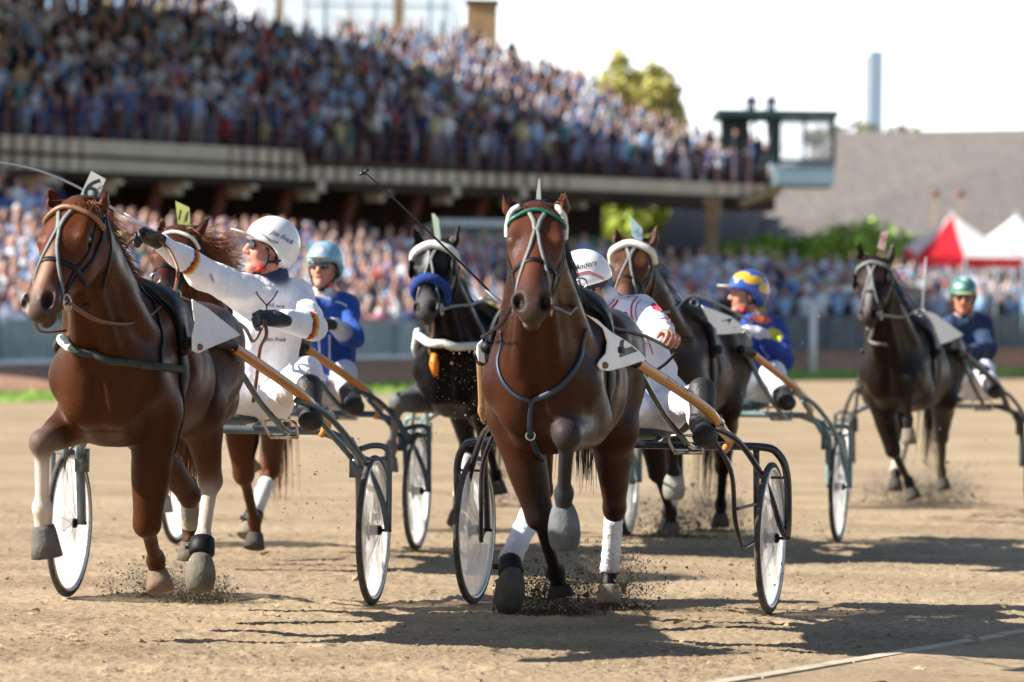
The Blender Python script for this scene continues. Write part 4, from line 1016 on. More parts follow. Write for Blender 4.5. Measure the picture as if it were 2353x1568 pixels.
mb = MB(); mb.box((P(700, 14, 119.5)+P(1040, 14, 119.5))/2, ((P(1040, 14, 119).x-P(700, 14, 119).x)/2, .05, .05)); mb.build('rear_parapet', M_panel, stand, smooth=False)
M_scr = mat('wind_screen_glass', (.55, .68, .72), .2); M_scr.node_tree.nodes['Principled BSDF'].inputs['Alpha'].default_value = .45
for x0, x1 in ((582, 636), (646, 696), (706, 742), (750, 796), (806, 856), (866, 905), (925, 980), (990, 1016), (1026, 1062)):
    a, b_ = P(x0, -60, 119.2), P(x1, 120, 119.2); mb = MB(); mb.box(((a.x+b_.x)/2, 119.2, (a.z+b_.z)/2), ((b_.x-a.x)/2, .02, (a.z-b_.z)/2)); mb.build('wind_screen', M_scr, stand, smooth=False)
tw = thing('stair_tower', 'brown block tower rising at the top right of the grandstand tiers', 'tower', Vector((P(1107, 60, 124).x, 124, 0)))
c = P(1107, 40, 124); hw_ = (P(1143, 40, 124).x-P(1070, 40, 124).x)/2; mb = MB(); ztop = P(1107, 6, 124).z; mb.box(Vector((c.x, 124+hw_, ztop-4.4)), (hw_, hw_, 4.4)); mb.build('wall', M_pillar, tw, smooth=False)
zt = ztop; mb = MB(); mb.box(Vector((c.x, 124+hw_, zt+.06)), (hw_+.08, hw_+.08, .06)); mb.build('roof', M_dark, tw, smooth=False)
# pillar right
for x, D, y0, y1, w_ in ((1637, 108, 455, 800, .19),):
    a = P(x, y0, D); mb = MB(); mb.box(Vector((a.x, a.y, a.z/2)), (w_, w_, a.z/2)); mb.box(Vector((a.x, a.y, a.z-.15)), (w_+.08, w_+.08, .15)); mb.build('pillar', M_pillar, stand, smooth=False)
# commentator booth
bo = thing('lookout_booth', 'teal framed lookout booth with big windows at the right end of the deck', 'booth', P(1850, 425, 112))
def bpx(name, x0, x1, y0, y1, D, th, m):
    a, b = P(x0, y0, D), P(x1, y1, D); mb = MB(); mb.box(((a.x+b.x)/2, D+th/2, (a.z+b.z)/2), (abs(b.x-a.x)/2, th/2, abs(a.z-b.z)/2)); return mb.build(name, m, bo, smooth=False)
bpx('lower_panel', 1786, 1918, 378, 426, 111, 2.6, M_panel); bpx('roof', 1648, 1928, 250, 269, 110.7, 3.4, M_teal)
for x in (1786, 1846, 1912):
    bpx('corner_post', x, x+(8 if x != 1846 else 5), 269, 378, 111, .12, M_teal); bpx('corner_post', x, x+(8 if x != 1846 else 5), 269, 378, 113.5, .12, M_teal)
bpx('window_sill', 1790, 1916, 364, 378, 110.96, .15, M_teal); bpx('corner_post', 1655, 1661, 269, 426, 112.5, .1, M_teal); bpx('back_panel', 1655, 1722, 269, 345, 112.6, .1, M_teal); bpx('back_panel', 1768, 1790, 268, 378, 111.0, .12, M_teal)
M_gl = mat('window_glass', (.75, .85, .9), .1); M_gl.node_tree.nodes['Principled BSDF'].inputs['Alpha'].default_value = .25
bpx('window_pane', 1794, 1846, 270, 364, 111.05, .02, M_gl); bpx('window_pane', 1851, 1912, 270, 364, 111.05, .02, M_gl)
mb = MB(); a = P(1790, 430, 112); mb.tube([a+Vector((0, 0, -.1)), P(1700, 470, 110)], .12, 6); mb.build('bracket', M_pillar, bo)
# ---------------------------------------------------------------- far buildings, tents, tower
fb = thing('hall', 'big hall with a broad weathered grey roof behind the tents', 'building', P(2150, 800, 128))
e0, e1, e2 = P(1688, 548, 118), P(2480, 596, 122), P(2700, 600, 124); r0, r1 = P(1926, 304, 134), P(2620, 292, 140); r00 = P(1600, 560, 138)
V = [e0, e1, r1, r0, r00, e2]; F = [(0, 1, 2, 3), (0, 3, 4)]; V2 = V+[v-Vector((0, 0, .3)) for v in V]; mesh_obj('roof', V2, F+[(6, 7, 1, 0), (9, 8, 7, 6), (10, 9, 6), (1, 7, 8, 2)], M_roof, fb, smooth=False)
M_wallpale = mat('pale_render_wall', (.5, .47, .42), .9); V = [e0+Vector((.6, .8, -.3)), e1+Vector((0, .8, -.3)), Vector((e1.x, e1.y+.8, -.3)), Vector((e0.x+.6, e0.y+.8, -.3))]
V += [v+Vector((0, .3, 0)) for v in V]; mesh_obj('wall', V, [(0, 1, 2, 3), (7, 6, 5, 4), (0, 4, 5, 1), (3, 7, 4, 0), (1, 5, 6, 2)], M_wallpale, fb, smooth=False)
V = [P(1500, 575, 116), P(1700, 575, 116), P(1760, 470, 121), P(1560, 450, 121)]; V += [v-Vector((0, 0, .3)) for v in V]
sb = thing('low_shed', 'low pale shed roof seen under the right end of the deck', 'building', P(1620, 800, 116)); mesh_obj('roof', V, [(0, 1, 2, 3), (7, 6, 5, 4), (0, 4, 5, 1), (1, 5, 6, 2), (3, 7, 4, 0)], M_roof, sb, smooth=False)
mb = MB(); mb.box((P(1600, 640, 117).x, 118, 2.2), (2.0, .8, 2.3)); mb.build('wall', M_wallpale, sb, smooth=False)
def tent(pk, base, D, lbl, faces_m, val_m):
    root = thing('party_tent', lbl, 'tent', P((base[0][0]+base[-1][0])/2, 760, D)); p = P(*pk, D+1.2)
    bp = [P(x, y, d) for x, y, d in base]; mbs = {}
    for i in range(len(bp)-1):
        V = [p, bp[i], bp[i+1]]; mm = []; k = 6; pts = []; F = []
        for j in range(k+1):
            for l in range(k+1):
                q = bp[i].lerp(bp[i+1], l/k).lerp(p, j/k); q = q-Vector((0, 0, .10*math.sin(math.pi*j/k))); pts.append(q)
        F = [(j*(k+1)+l, j*(k+1)+l+1, (j+1)*(k+1)+l+1, (j+1)*(k+1)+l) for j in range(k) for l in range(k)]
        mesh_obj('canopy_panel', pts, F, faces_m[i], root)
        mb = MB(); n = 8
        for l in range(n):
            a, b = bp[i].lerp(bp[i+1], l/n), bp[i].lerp(bp[i+1], (l+1)/n); m_ = (a+b)/2
            mb.add([a, b, b-Vector((0, 0, .22)), m_-Vector((0, 0, .34)), a-Vector((0, 0, .22))], [(0, 1, 2, 3, 4)])
        mb.build('valance', val_m, root, smooth=False)
    for b in bp: mb = MB(); mb.tube([b, Vector((b.x, b.y, 1.2))], .03, 8); mb.build('leg', M_panel, root)
    mb = MB(); mb.tube([p, p+Vector((0, 0, .08))], .04, 8); mb.build('finial', M_whitepaint, root)
tent((2188, 492), [(2150, 560, 104), (2078, 566, 102), (2106, 588, 99), (2218, 592, 99), (2353, 594, 99.2), (2330, 575, 103)], 100, 'red and white striped peaked party tent at the right', [M_canvas_w, M_canvas_w, M_canvas_r, M_canvas_w, M_canvas_w], M_canvas_r)
tent((2335, 494), [(2230, 562, 108), (2290, 585, 105), (2440, 590, 105), (2480, 575, 108)], 106, 'second white peaked tent cut off by the right edge', [M_canvas_w, M_canvas_w, M_canvas_w], M_canvas_w)
tt = thing('tower_block', 'tall narrow pale blue tower block on the horizon at the right', 'tower', P(2006, 300, 420)); a, b = P(1984, 116, 420), P(2028, 300, 420)
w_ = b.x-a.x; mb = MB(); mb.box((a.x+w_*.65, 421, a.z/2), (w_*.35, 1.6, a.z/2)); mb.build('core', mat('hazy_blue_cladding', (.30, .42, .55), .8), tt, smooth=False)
mb = MB(); mb.box((a.x+w_*.14, 421.4, a.z/2-.3), (w_*.155, 1.6, a.z/2-.3)); mb.build('side_wing', mat('pale_cladding', (.72, .74, .76), .8), tt, smooth=False)
for x, lb in ((2148, 'left of the two small floodlights on a mast before the grey roof'), (2206, 'right of the two small floodlights on a mast before the grey roof')):
    q = P(x, 446, 110); t_ = thing('floodlight', lb, 'floodlight', Vector((q.x, q.y, 0)), 'floodlights before the hall roof'); mb = MB(); mb.tube([Vector((q.x, q.y, 1)), q], .018, 6); mb.build('mast', M_pillar, t_); mb = MB(); mb.tube([q+Vector((0, .15, .05)), q+Vector((0, -.1, 0))], [.07, .13], 10); mb.build('lamp_head', M_redsteel, t_)
# ---------------------------------------------------------------- trees and bushes
def leaf_mat(n, c): return mat(n, c, .8, nscale=1.5, namp=.45)
def tree(name, lbl, cat, base, ctr, rad, col, n, ls, seed, group=None, trunk=True):
    root = thing(name, lbl, cat, base, group); r = np.random.default_rng(seed); mb = MB()
    cl = []
    for i in range(26):
        d = r.normal(size=3); d /= np.linalg.norm(d); d *= r.random()**.4; cl.append(Vector((d[0]*rad[0], d[1]*rad[1], d[2]*rad[2]))+ctr)
    for i in range(n):
        c = cl[i % 26]; q = c+Vector(r.normal(size=3)*np.array(rad)*.17); a = Vector(r.normal(size=3)).normalized(); b = a.orthogonal().normalized(); s_ = ls*(.6+.8*r.random())
        mb.add([q-b*s_, q+a.cross(b)*s_*.55, q+b*s_, q-a.cross(b)*s_*.55], [(0, 1, 2, 3)])
    mb.build('crown', leaf_mat(name+'_leaves', col), root, smooth=False)
    if trunk:
        mb = MB(); mb.tube([base, base.lerp(ctr, .5), ctr], [.28, .2, .08], 8)
        for i in range(7): mb.tube([base.lerp(ctr, .6), cl[i*3]], [.09, .02], 6)
        mb.build('trunk', M_dark, root)
c = P(1450, 215, 150); tree('deciduous_tree', 'yellow green tree top rising behind the right end of the grandstand', 'tree', Vector((c.x, c.y, 0)), c, (1.5, 1.5, 1.7), (.46, .44, .14), 2600, .22, 4)  # leaf colour lightened to stand in for distant haze
c = P(1515, 270, 150); tree('deciduous_tree', 'smaller yellow green tree crown just above the booth roof side', 'tree', Vector((c.x, c.y, 0)), c, (1.2, 1.4, 1.7), (.46, .44, .14), 2000, .22, 5)  # same pale leaves, the haze is in their colour
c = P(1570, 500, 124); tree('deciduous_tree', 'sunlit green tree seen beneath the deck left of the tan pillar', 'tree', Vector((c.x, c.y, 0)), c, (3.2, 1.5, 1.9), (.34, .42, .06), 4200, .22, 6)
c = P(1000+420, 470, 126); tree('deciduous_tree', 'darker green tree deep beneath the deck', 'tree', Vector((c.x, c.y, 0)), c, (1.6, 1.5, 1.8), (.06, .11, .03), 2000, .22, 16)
for i, (x, y, rx, rz_, lb) in enumerate(((1710, 596, 1.4, .8, 'leftmost green bush of the row below the grey roof'), (1830, 600, 1.4, .85, 'second green bush of the row below the grey roof'), (1940, 588, 1.5, .95, 'third green bush of the row, left of the dark bay head'), (2045, 590, 1.4, 1.2, 'fourth green bush, beside the red and white tent'))):
    c = P(x, y, 112+i); tree('bush', lb, 'bush', Vector((c.x, c.y, c.z-rz_-.6)), c, (rx, .9, rz_), (.32, .50, .07), 1500, .13, 30+i, 'bushes below the grey roof', trunk=True)
for i in range(9):
    c = P(1890+i*60+r_.uniform(-20, 20), 300, 160+r_.uniform(0, 10)); tree('far_tree', 'faint tree crown number %s from the left just above the grey roof ridge' % ['one', 'two', 'three', 'four', 'five', 'six', 'seven', 'eight', 'nine'][i], 'tree', Vector((c.x, c.y, 0)), c-Vector((0, 0, .4)), (1.1, 1, .7), (.2, .2, .12), 300, .2, 50+i, 'trees behind the hall') if i < 4 else None
# kiosk under the deck
kz = thing('kiosk', 'pale blue kiosk front in the shade under the deck behind the black horse', 'kiosk', P(1085, 700, 99)); a, b = P(1010, 522, 99), P(1165, 640, 99)
mb = MB(); mb.box(((a.x+b.x)/2, 99.5, (a.z+b.z)/2), ((b.x-a.x)/2, .4, (a.z-b.z)/2)); mb.build('front', mat('kiosk_paint', (.30, .50, .56), .6, nscale=2, namp=.3), kz, smooth=False)
mb = MB(); mb.box(((a.x+b.x)/2, 99, a.z+.1), ((b.x-a.x)/2+.15, .9, .1)); mb.build('awning', M_whitepaint, kz, smooth=False)
kz = thing('kiosk', 'green kiosk front in the shade under the deck right of the bay head', 'kiosk', P(1370, 700, 103)); a, b = P(1300, 545, 103), P(1425, 640, 103)
mb = MB(); mb.box(((a.x+b.x)/2, 103.5, (a.z+b.z)/2), ((b.x-a.x)/2, .4, (a.z-b.z)/2)); mb.build('front', mat('kiosk_green', (.10, .20, .07), .6, nscale=2, namp=.3), kz, smooth=False)
# ================================================================ SPECTATORS
TPL = []
for k in range(6):
    S = Sdf(); H_, SK, SH, TR = (1, 0, 0), (0, 1, 0), (0, 0, 1), (0, 0, 0)
    r = random.Random(k*5); lean = r.uniform(-.05, .05)
    S.ell((lean, 0, 1.62), (.078, .09, .115), col=SK, k=.02); S.ell((lean, .025, 1.67), (.085, .09, .085), col=H_, k=.02)
    S.cone((lean, 0, 1.5), (0, 0, 1.4), .05, .06, col=SK, k=.03)
    S.cone((0, 0, 1.35), (0, 0, 1.0), .15, .14, col=SH, k=.05, flat=((0, 1, 0), .7)); S.cone((-.15, 0, 1.38), (.15, 0, 1.38), .07, .07, col=SH, k=.05)
    for s in (-1, 1):
        pose = (k+(s > 0)) % 4
        if pose == 0: el, wr = (s*.24, -.02, 1.12), (s*.22, -.1, .88)
        elif pose == 1: el, wr = (s*.26, -.08, 1.15), (s*.08, -.22, 1.2)
        elif pose == 2: el, wr = (s*.3, -.1, 1.5), (s*.2, -.15, 1.75)
        else: el, wr = (s*.26, .02, 1.12), (s*.15, -.2, 1.02)
        S.cone((s*.18, 0, 1.38), el, .055, .045, col=SH, k=.03); S.cone(el, wr, .042, .035, col=SH, k=.02); S.ball(wr, .045, col=SK, k=.02)
        S.cone((s*.09, 0, .95), (s*.11, -.02, .5), .10, .07, col=TR, k=.04); S.cone((s*.11, -.02, .5), (s*.12, 0, .06), .07, .05, col=TR, k=.03); S.cone((s*.12, .02, .05), (s*.12, -.12, .04), .05, .045, col=(0, 0, 0), k=.02)
    res_ = []
    for h in (.045, .075):
        V, Q = S.mesh(h); V = relax(V, Q, 1); C_ = S.colors(V, .01); res_.append((V, Q, C_))
    TPL.append(res_)
SHIRTS = {'white': (.72, .78, .86), 'light blue': (.28, .46, .72), 'navy': (.015, .03, .09), 'blue': (.05, .12, .30), 'dark': (.012, .014, .02), 'grey': (.16, .17, .19), 'red': (.45, .03, .03), 'teal': (.04, .20, .20), 'pale yellow': (.55, .5, .26), 'pink': (.5, .2, .24), 'lilac': (.28, .24, .42), 'brown': (.09, .05, .03), 'green': (.04, .14, .06)}  # blue cast of the shaded stand is put into the shirt colours
SWT = {'white': 20, 'light blue': 15, 'navy': 12, 'blue': 8, 'dark': 16, 'grey': 9, 'red': 2.5, 'teal': 4, 'pale yellow': 3, 'pink': 4, 'lilac': 4, 'brown': 4, 'green': 2}
HAIRS = [(.02, .014, .01), (.06, .035, .015), (.25, .15, .06), (.012,)*3, (.3, .28, .25), (.6, .6, .6)]
TROU = [(.02, .028, .05), (.012, .014, .02), (.08, .11, .17), (.3, .3, .29), (.15, .19, .27)]
ppl = []; rr = random.Random(99)
SWG = dict(SWT, white=26, navy=6, dark=7, pink=10, lilac=7); SWG['light blue'] = 18; SWG['pale yellow'] = 6  # extra pale tops stand in for sunlight on the ground crowd
rowof = {}
SWD = dict(SWT, dark=28, navy=22, brown=6, pink=2, lilac=3, red=2)  # extra dark and navy tops stand in for shade on the tiers
def add_p(p, zone, face, sc=1., row=0):
    x, y = proj(p+Vector((0, 0, 1.6)))
    if not (-60 < x < 2413 and y > -90): return
    ppl.append((p, zone, face, rr.choices(list(SWT), list((SWG if 'ground' in zone else SWD).values()))[0], rr.choice(HAIRS if 'ground' not in zone else HAIRS[1:]), rr.choice(TROU), rr.randrange(6), sc*rr.uniform(.93, 1.05)))
    rowof[len(ppl)-1] = row
fa = math.degrees(math.atan2(-dback.y, -dback.x))+90
for r in range(NR):
    s_ = rr.random()*.5
    while s_ < dl+1+.9*r:
        s_ += rr.uniform(.40, .58); q = tier_pt(s_, r+rr.uniform(-.12, .12)/DEP); q.z = tier_pt(s_, r).z
        x, y = proj(q+Vector((0, 0, 1.72))); y2 = tier_top(x)
        if y < y2+rr.uniform(-14, 14) or x > 1790: continue
        if r == 0 and rr.random() < .6: continue
        if r > 0: q.z -= .36
        add_p(q, 'deck rail' if r == 0 else 'tiers', fa+rr.uniform(-40, 40), .97 if r else 1.)
# lower crowd left and centre (in the sun, behind the blue grey fence)
for r in range(11):
    t_ = 0.
    while t_ < .72:
        t_ += rr.uniform(.46, .66)/58; b = interp(L3, t_); 
        q = Vector((b.x, b.y+1.0+.85*r+rr.uniform(-.2, .2), b.z-.62+.19*r)); x, y = proj(q)
        if x < 1500: add_p(q, 'left ground', rr.uniform(-60, 20), 1.1, r)
# right crowd
for r in range(8):
    t_ = .5
    while t_ < 1.:
        t_ += rr.uniform(.5, .75)/58; b = interp(L3, t_); q = Vector((b.x, b.y+.9+.9*r+rr.uniform(-.2, .2), b.z+.05+.17*r)); x, y = proj(q)
        if x > 1490: add_p(q, 'right ground', rr.uniform(-35, 35), 1., r)
# raised platform far left
pl = thing('viewing_platform', 'small raised viewing platform with grey rails at the far left', 'platform', P(40, 800, 80)); a, b = P(-200, 590, 79), P(128, 600, 79)
mb = MB(); mb.box(((a.x+b.x)/2, 80.5, (a.z)/2+.0), ((b.x-a.x)/2, 1.6, .12)); 
mb = MB(); mb.box(((a.x+b.x)/2, 81, a.z-.1), ((b.x-a.x)/2, 1.8, .1)); mb.build('floor', M_concrete, pl, smooth=False)
mb = MB()
for hgt in (.45, .8, 1.1): mb.tube([Vector((a.x, 79.1, a.z+hgt)), Vector((b.x, 79.1, a.z+hgt))], .03, 6)
for i in range(12): mb.tube([Vector((a.x+(b.x-a.x)*i/11, 79.1, a.z-.1)), Vector((a.x+(b.x-a.x)*i/11, 79.1, a.z+1.1))], .025, 6)
mb.build('rail', M_whitepaint, pl); mb = MB()
for i in range(4): mb.box((a.x+(b.x-a.x)*i/3*.98+.05, 81, a.z/2), (.06, .06, a.z/2-.1))
mb.build('leg', M_panel, pl, smooth=False)
for r in range(4):
    for i in range(8):
        q = Vector((a.x+.3+i*.45+rr.uniform(-.1, .1), 79.5+.75*r, a.z+.12*r)); x, y = proj(q+Vector((0, 0, 1.6)))
        if x < 135 and rr.random() < .85: add_p(q, 'platform', rr.uniform(-30, 30), 1., r)
for x, lb in ((1726, 'red'), (1772, 'dark')): q = P(x, 252, 112.7); q.z += .0; ppl.append((q-Vector((0, 0, 1.05)), 'booth roof', 0, 'navy', HAIRS[0], TROU[1], 0, 1.)) 
def pcol(C_, sh, hair, tr):
    sk = np.array([.48, .26, .195])
    h_, s_, t_ = C_[:, 0:1], C_[:, 1:2], C_[:, 2:3]; return h_*A3(hair)+s_*sk+t_*A3(sh)+(1-h_-s_-t_)*A3(tr)
M_spect = mat('spectator_clothes', (.5, .5, .5), .85, attr=True)
def rotz(V, a, sc): c_, s_ = math.cos(a), math.sin(a); return np.stack([V[:, 0]*c_-V[:, 1]*s_, V[:, 0]*s_+V[:, 1]*c_, V[:, 2]], -1)*sc
ZN = {'deck rail': 'leaning at the red railing of the deck', 'tiers': 'on the shaded grandstand tiers', 'left ground': 'behind the blue grey fence', 'right ground': 'in the crowd behind the dark fence at right', 'platform': 'on the raised platform at far left', 'booth roof': 'seen above the booth roof'}
ordr = sorted(range(len(ppl)), key=lambda i: ppl[i][0].y)
pri = {'platform': 0, 'booth roof': 0, 'deck rail': 1}
# nearest and least hidden first: front rows of the ground crowd, then the deck rail
vis = [i for i in ordr if proj(ppl[i][0]+Vector((0, 0, 1.6)))[1] > -20]
ind = sorted(vis, key=lambda i: (pri.get(ppl[i][1], 2)*4+ppl[i][0].y))[:295]; inds = set(ind); words = {}
HN = ['black', 'dark brown', 'fair', 'jet black', 'grey', 'white']
LM = [(-999, 'left of the plate 6'), (60, 'beside the chestnut nose'), (130, 'behind the chestnut head'), (330, 'left of the plate 11'), (430, 'right of the plate 11'), (520, 'left of the white helmet'), (640, 'above the white helmet'), (740, 'above the blue jacket'), (830, 'right of the blue jacket'), (900, 'left of the black head'), (970, 'behind the black head'), (1050, 'right of the black head'), (1150, 'behind the bay head'), (1290, 'left of the brown head'), (1400, 'behind the brown head'), (1500, 'left of the tan pillar'), (1640, 'right of the tan pillar'), (1740, 'right of the striped helmet'), (1860, 'left of the dark head'), (1980, 'behind the dark head'), (2080, 'under the red tent'), (2180, 'above the green helmet'), (2270, 'at the right edge')]
HN = ['black', 'brown', 'fair', 'dark', 'grey', 'white']
for i in ind:
    p, z, fc, sh, hr_, tr_, k, sc = ppl[i]; V, Q, C_ = TPL[k][0]
    if z == 'booth roof': Q = Q[(V[Q][:, :, 2] > 1.0).all(1)]   # sitting behind the roof edge
    W = rotz(V, math.radians(fc), sc)+np.array(p)
    o = mesh_obj('spectator', W, Q, M_spect, cols=pcol(C_, SHIRTS[sh], hr_, tr_), loc=p)
    px = proj(p)[0]; lm = [l for x, l in LM if px >= x][-1]; hn = HN[HAIRS.index(hr_)]
    pose = ['one arm raised', 'arms bent', 'both hands up', 'arms low', 'arm up', 'bent elbows'][k]
    rw = ['front', 'second', 'third', 'fourth', 'fifth', 'sixth', 'seventh', 'eighth', 'ninth', 'tenth', 'eleventh'][rowof.get(i, 0)]+' row'
    lb = '%s-haired spectator, %s top, %s, %s, %s' % (hn, sh, pose, rw, lm)
    if len(lb.replace('-', ' ').split()) > 16: lb = '%s-haired spectator, %s top, %s, %s' % (hn, sh, rw, lm)
    if z == 'platform': lb = '%s-haired, %s top, %s, %s of the raised platform at far left' % (hn, sh, pose, rw)
    tag(o, lb, 'person', 'spectators '+ZN[z])
_dup = {}
for o in scene.objects:
    if o.get('category') == 'person' and 'label' in o: _dup.setdefault(o['label'], []).append(o)
for lb, os_ in _dup.items():
    if len(os_) > 1:
        os_.sort(key=lambda o: o.location.x/o.location.y)
        for q_, w_ in zip(os_, ('leftmost', 'next', 'third', 'fourth')): q_['label'] = w_+' '+lb.replace(' spectator', '')
AV, AQ, AC = [], [], []; nb = 0
for i, q in enumerate(ppl):
    if i in inds: continue
    p, z, fc, sh, hr_, tr_, k, sc = q; V, Q, C_ = TPL[k][1]; AV.append(rotz(V, math.radians(fc), sc)+np.array(p)); AQ.append(Q+nb); nb += len(V); AC.append(pcol(C_, SHIRTS[sh], hr_, tr_))
o = mesh_obj('crowd', np.concatenate(AV), np.concatenate(AQ), M_spect, cols=np.concatenate(AC)); tag(o, 'densely packed blurred crowd filling the grandstand tiers and the ground behind', 'crowd', kind='stuff')
print('PEOPLE', len(ppl), len(ind), nb)
# ================================================================ TEAMS
HF2 = Frame(.31, 15.3, 7.7); HF6 = Frame(-1.46, 15.45, 7.0); HFB = Frame(-1.41, 19.8, 9.5); HFO = Frame(1.19, 21.3, 13.5); HFG = Frame(3.086, 25.8, 17); HF8 = Frame(-.10, 21.7, 10)
SF2 = Frame(.52, 16.2, 14.5); SF6 = Frame(-1.358, 16.35, 9.5); SFB = Frame(-1.27, 20.7, 11); SFO = Frame(1.40, 22.2, 14); SFG = Frame(3.27, 26.7, 14); SF8 = Frame(.08, 22.6, 11)
BLK = (.008, .007, .007); STK = (.48, .40, .34); bay = (.037, .0112, .0050); ch = (.048, .0142, .0047); dk = (.004, .0035, .0035); dkb = (.008, .004, .003)
# ---------------------------------------------------------------- horses
h2 = horse(dict(label='bay racehorse with number 2 cloth and one knee lifted, front centre', frame=HF2, coat=bay, face=(.085, .027, .013), points=BLK, muzzle=(.05, .032, .028), coatname='bay_coat', rough=.36, h=.0095,
    poll=(1235, 482, 1.95), nose=(1222, 716, 2.38), side=(1, .03, .02), ears=((1161, 450, 2.0), (1294, 443, 2.0)), paint=[((-.05, -.01, 0), (.055, .075, .05), (.010, .007, .006), .02), ((.57, -.05, -.03), (.03, .03, .03), (.4, .3, .26), .015), ((.56, -.09, .0), (.03, .03, .02), (.35, .27, .22), .015)],
    fl=dict(j=[(1303, 1000, 1.55), (1295, 1136, 1.40), (1295, 1178, 1.36)], toe=(1298, 1262, 1.36), hoof='boot', hcol=(.20, .22, .23), hl=.15, low=(.03, .03, .035)),
    fr=dict(j=[(1240, 1187, 1.12), (1277, 1315, .84), (1285, 1345, .80)], toe=(1289, 1372, .80), hcol=(.03, .025, .02), hl=.05),
    hr=dict(j=[(1243, 1128, .22), (1171, 1290, .52), (1176, 1328, .60)], toe=(1166, 1406, .68), hoof='boot', hcol=(.12, .11, .09), hl=.15, band=(.15, 1.1, (.62, .63, .70)), cuff=1),
    hl=dict(j=[(1412, 1168, -.12), (1401, 1312, -.25), (1399, 1345, -.22)], toe=(1399, 1390, -.2), st=('L', .165, .25, .86), hcol=(.3, .25, .18), band=(.15, 1.1, (.66, .66, .70), .044))))
h6 = horse(dict(label='chestnut racehorse with white number 6 head plate and a white stocking, far left', frame=HF6, coat=ch, face=(.095, .026, .008), points=ch, muzzle=(.06, .04, .032), coatname='chestnut_coat', eartip=ch, h=.0095,
    poll=(174, 474, 1.93), nose=(84, 714, 2.30), side=(.86, -.5, -.05), ears=((114, 436, 1.97), (243, 445, 1.88)), paint=[((.40, .03, .0), (.015, .12, .03), (.45, .3, .22), .02), ((.58, -.02, -.02), (.04, .02, .03), (.4, .3, .25), .02)],
    fr=dict(j=[(97, 1018, 1.50), (96, 1168, 1.46), (99, 1208, 1.43)], toe=(109, 1287, 1.42), low=STK, kneedark=0, hcol=(.2, .18, .16), hl=.13, hs=1.1),
    fl=dict(j=[(338, 1205, 1.08), (357, 1290, .85), (362, 1312, .82)], toe=(368, 1350, .84), low=ch, hcol=(.3, .2, .13)),
    hl=dict(j=[(484, 1106, .2), (466, 1238, .32), (462, 1290, .38)], toe=(458, 1385, .42), low=STK, kneedark=0, hoof='boot', hcol=(.25, .22, .17), cuff=1),
    hr=dict(j=[(435, 1138, -.2), (438, 1215, -.32), (437, 1245, -.3)], toe=(436, 1280, -.3), low=ch, st=('L', -.165, .28, .88), hcol=(.2, .16, .12), band=(.1, .9, (.14, .14, .11), .042))))
hB = horse(dict(label='chestnut racehorse with yellow number 11 plate and windblown mane behind the white driver', frame=HFB, coat=(.060, .016, .005), points=(.06, .02, .008), coatname='dark_chestnut_coat', h=.013,
    poll=(405, 536, 1.95), nose=(363, 690, 2.33), side=(.9, -.43, 0), ears=((372, 503, 1.95), (478, 506, 1.90)),
    fr=dict(j=[(378, 1018, 1.45), (374, 1120, 1.36), (373, 1140, 1.34)], toe=(373, 1190, 1.34), hcol=(.45, .42, .38), low=(.3, .15, .1)),
    fl=dict(j=[('L', .14, 1.0, .5), ('L', .14, .75, .24), ('L', .14, .72, .17)], toe=('L', .14, .75, .08)),
    hr=dict(j=[(553, 1000, -.02), (548, 1090, -.30), (562, 1083, -.38)], toe=(596, 1052, -.42), st=('L', -.165, .42, .92), low=(.10, .032, .012), hcol=(.3, .26, .2)),
    hl=dict(j=[(624, 1080, .05), (584, 1182, .33), (577, 1203, .36)], toe=(560, 1248, .42), low=(.10, .032, .012), hcol=(.33, .28, .2), band=(.28, 1.2, (.66, .64, .6), .046), cuff=1)))
h8 = horse(dict(label='black racehorse with blue noseband and white padded breast collar', frame=HF8, coat=dk, points=(.006, .006, .006), muzzle=(.05, .045, .045), coatname='black_coat', h=.014,
    poll=(1000, 566, 1.9), nose=(977, 720, 2.3), side=(.96, -.25, 0), ears=((953, 528, 1.92), (1054, 521, 1.9)), paint=[((.17, .03, -.02), (.014, .05, .03), (.3, .3, .3), .02), ((.50, .02, 0), (.03, .05, .03), (.10, .09, .09), .03)],
    fr=dict(j=[(915, 925, 1.5), (898, 1030, 1.36), (896, 1050, 1.33)], toe=(893, 1088, 1.33), hcol=(.3, .3, .28), low=(.2, .2, .2)),
    fl=dict(j=[(1120, 1010, 1.05), (1138, 1090, .8), (1141, 1105, .78)], toe=(1146, 1135, .78)),
    hr=dict(j=[('L', -.13, .2, .58), ('L', -.13, .45, .28), ('L', -.13, .52, .2)], toe=('L', -.13, .58, .1), band=(.2, 1.1, (.5, .5, .48), .044)),
    hl=dict(j=[('L', .13, -.2, .55), ('L', .13, -.5, .3), ('L', .13, -.55, .22)], toe=('L', .13, -.62, .14), st=('L', .165, .28, .88))))
